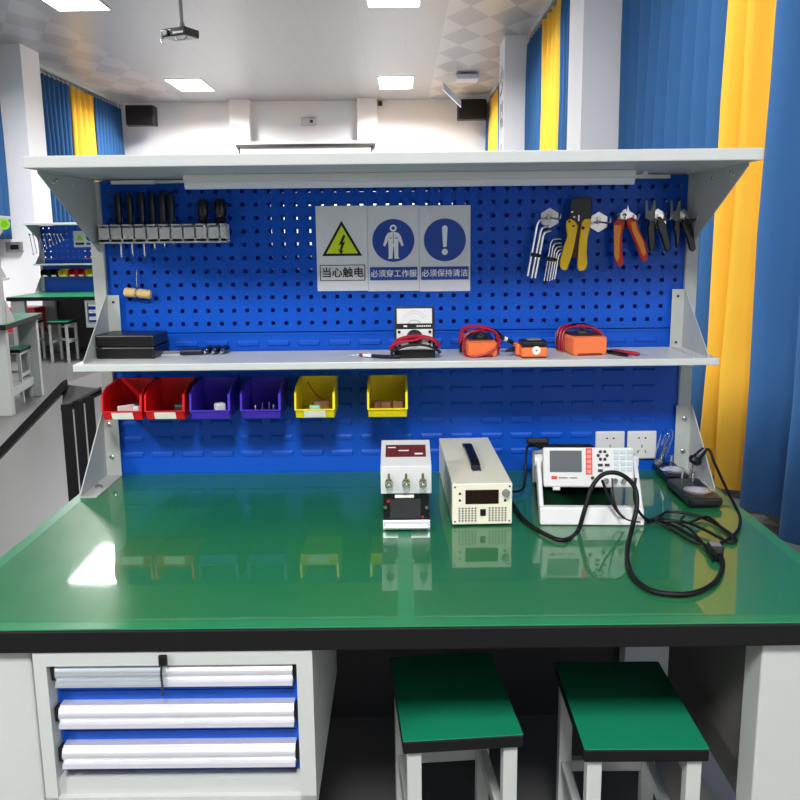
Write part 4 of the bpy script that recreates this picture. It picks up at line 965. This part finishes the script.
for ch in list(side.children):
    if ch.name.startswith(('pegboard', 'louvre_panel', 'back_panel')): bpy.data.objects.remove(ch)
WM[side] = Matrix.Translation((-4.2, 4.63, 0)) @ Matrix.Rotation(PI+math.radians(7.8), 4, 'Z')
MB(WM[side]).box(-.842, .842, .05, .064, .8, 1.668).build('back_panel', WHITE, side)
side['label'] = 'workbench with its back turned, cut off by the left edge'
c2 = copy_tree(cab); c2['label'] = 'white drawer cabinet with blue drawers under the far left bench'
c2.location = (fx+.22+.1, fy-.82, .42)
def far_stool(x, y, rz, lb):
    s_ = copy_tree(st); s_.location = (x, y, 0); s_.rotation_euler = (0, 0, rz); s_['label'] = lb
p = at(56, 355, 2, 0)
far_stool(-4.18, 8.0, 0, 'stool at the far left bench, closer to its drawers')
far_stool(-4.62, 8.05, 0, 'stool at the far left bench, partly behind the nearer desk corner')
far_stool(-3.62, 5.35, math.radians(8), 'stool under the left-edge bench, seen between its legs')
# red box on far floor
tag(MB().box(-5.15, -4.75, 8.75, 9.15, .3, .62).build('red_crate', REDP, bev=.01), 'red crate under the far left bench', 'crate')
tag(MB().box(-5.2, -4.7, 8.72, 9.2, 0, .3).build('grey_carton', GREYP, bev=.01), 'grey carton standing on the floor beneath the red crate', 'carton')
# far bench: signs, keys, bins
yb = fy+YP
t = thing('safety_sign', 'white sign with a lime triangle on the far left bench rack', 'sign', (fx+.05, yb-.004, 1.43), group='safety signs on the far benches')
a = at(73, 231, 1, yb-.005); b = at(94, 247, 1, yb-.005)
MB().box(a.x, a.x+.44, yb-.006, yb-.004, b.z, a.z).build('sheet', OFFW, t)
MB().prism([(a.x+.03, b.z+.09), (a.x+.13, b.z+.09), (a.x+.08, b.z+.17)], 1, yb-.008, yb-.006).build('triangle', LOGOG, t)
for i in range(2):
    MB().disc((a.x+.22+.145*i, yb-.006, b.z+.13), .055, 1, .002, 24).build('blue_disc', SIGNB, t)
for i in range(3): MB().box(a.x+.02+.145*i, a.x+.135+.145*i, yb-.008, yb-.006, b.z+.03, b.z+.06).build('text_bar', SIGNB if i else SIGNK, t)
for i in range(10):
    p = at(29.5+3.5*i, 234.5, 1, yb-.02); L = .26-.021*i
    m = MB(); m.tube([p+Vector((-.012, .015, 0)), p+Vector((-.006, 0, 0)), p+Vector((0, 0, -.01)), p+Vector((.03, 0, -L))], .005, 6, 3)
    m.lathe(p+Vector((0, .004, .0)), p+Vector((0, -.006, .0)), [(0, .014), (1, .014)], 8); m.lathe(p+Vector((.03, .004, -L)), p+Vector((.03, -.006, -L)), [(0, .012), (1, .012)], 8)
    tag(m.build('wrench', SILV, smooth=True), '%s silver wrench from the left on the far left bench rack' % ['first', 'second', 'third', 'fourth', 'fifth', 'sixth', 'seventh', 'eighth', 'ninth', 'tenth'][i], 'wrench', 'wrenches on the far bench rack')
for x, cm, lb in ((-4.68, BLKP, 'black bin at the left end of the far bench row'), (-4.56, BLKP, 'black bin second in the far bench row'), (-4.44, YELP, 'yellow bin left of the red ones on the far bench'), (-4.32, REDP, 'red bin beside the left yellow bin on the far bench'),
              (-4.2, REDP, 'red bin beside the right yellow bin on the far bench'), (-4.08, YELP, 'yellow bin at the right of the far bench row')):
    o = copy_tree([q for q in bpy.data.objects if q.name == 'storage_bin'][0]); o['label'] = lb; o.location = (x, yb-.008, 1.012); o['group'] = 'bins on the far bench'
    for ch in o.children:
        if ch.name.startswith(('tray', 'hanging')):
            ch.data = ch.data.copy(); ch.data.materials.clear(); ch.data.materials.append(cm)
# green disc sign and box on back of the left-edge bench
p = WM[side].inverted() @ at(3, 224, 1, 4.66)
t = thing('round_badge', 'lime green round badge at the left edge on the turned bench', 'badge', tuple(WM[side] @ Vector((p.x, .0645, p.z))), PI+math.radians(7.8))
MB(WM[side]).disc((p.x, .0675, p.z), .045, 1, .003, 32).build('disc', LOGOG, t)
MB(WM[side]).disc((p.x, .069, p.z), .028, 1, .0015, 32).build('inner_mark', mat('dark_lime', (110, 180, 20), .5), t)

sc = bpy.context.scene
w_ = bpy.data.worlds.new('world'); sc.world = w_; w_.use_nodes = True
w_.node_tree.nodes['Background'].inputs[0].default_value = (.8, .85, .9, 1); w_.node_tree.nodes['Background'].inputs[1].default_value = .2
sc.view_settings.view_transform = 'Standard'; sc.view_settings.look = 'None'; sc.view_settings.gamma = 1
sc.view_settings.exposure = 0.0
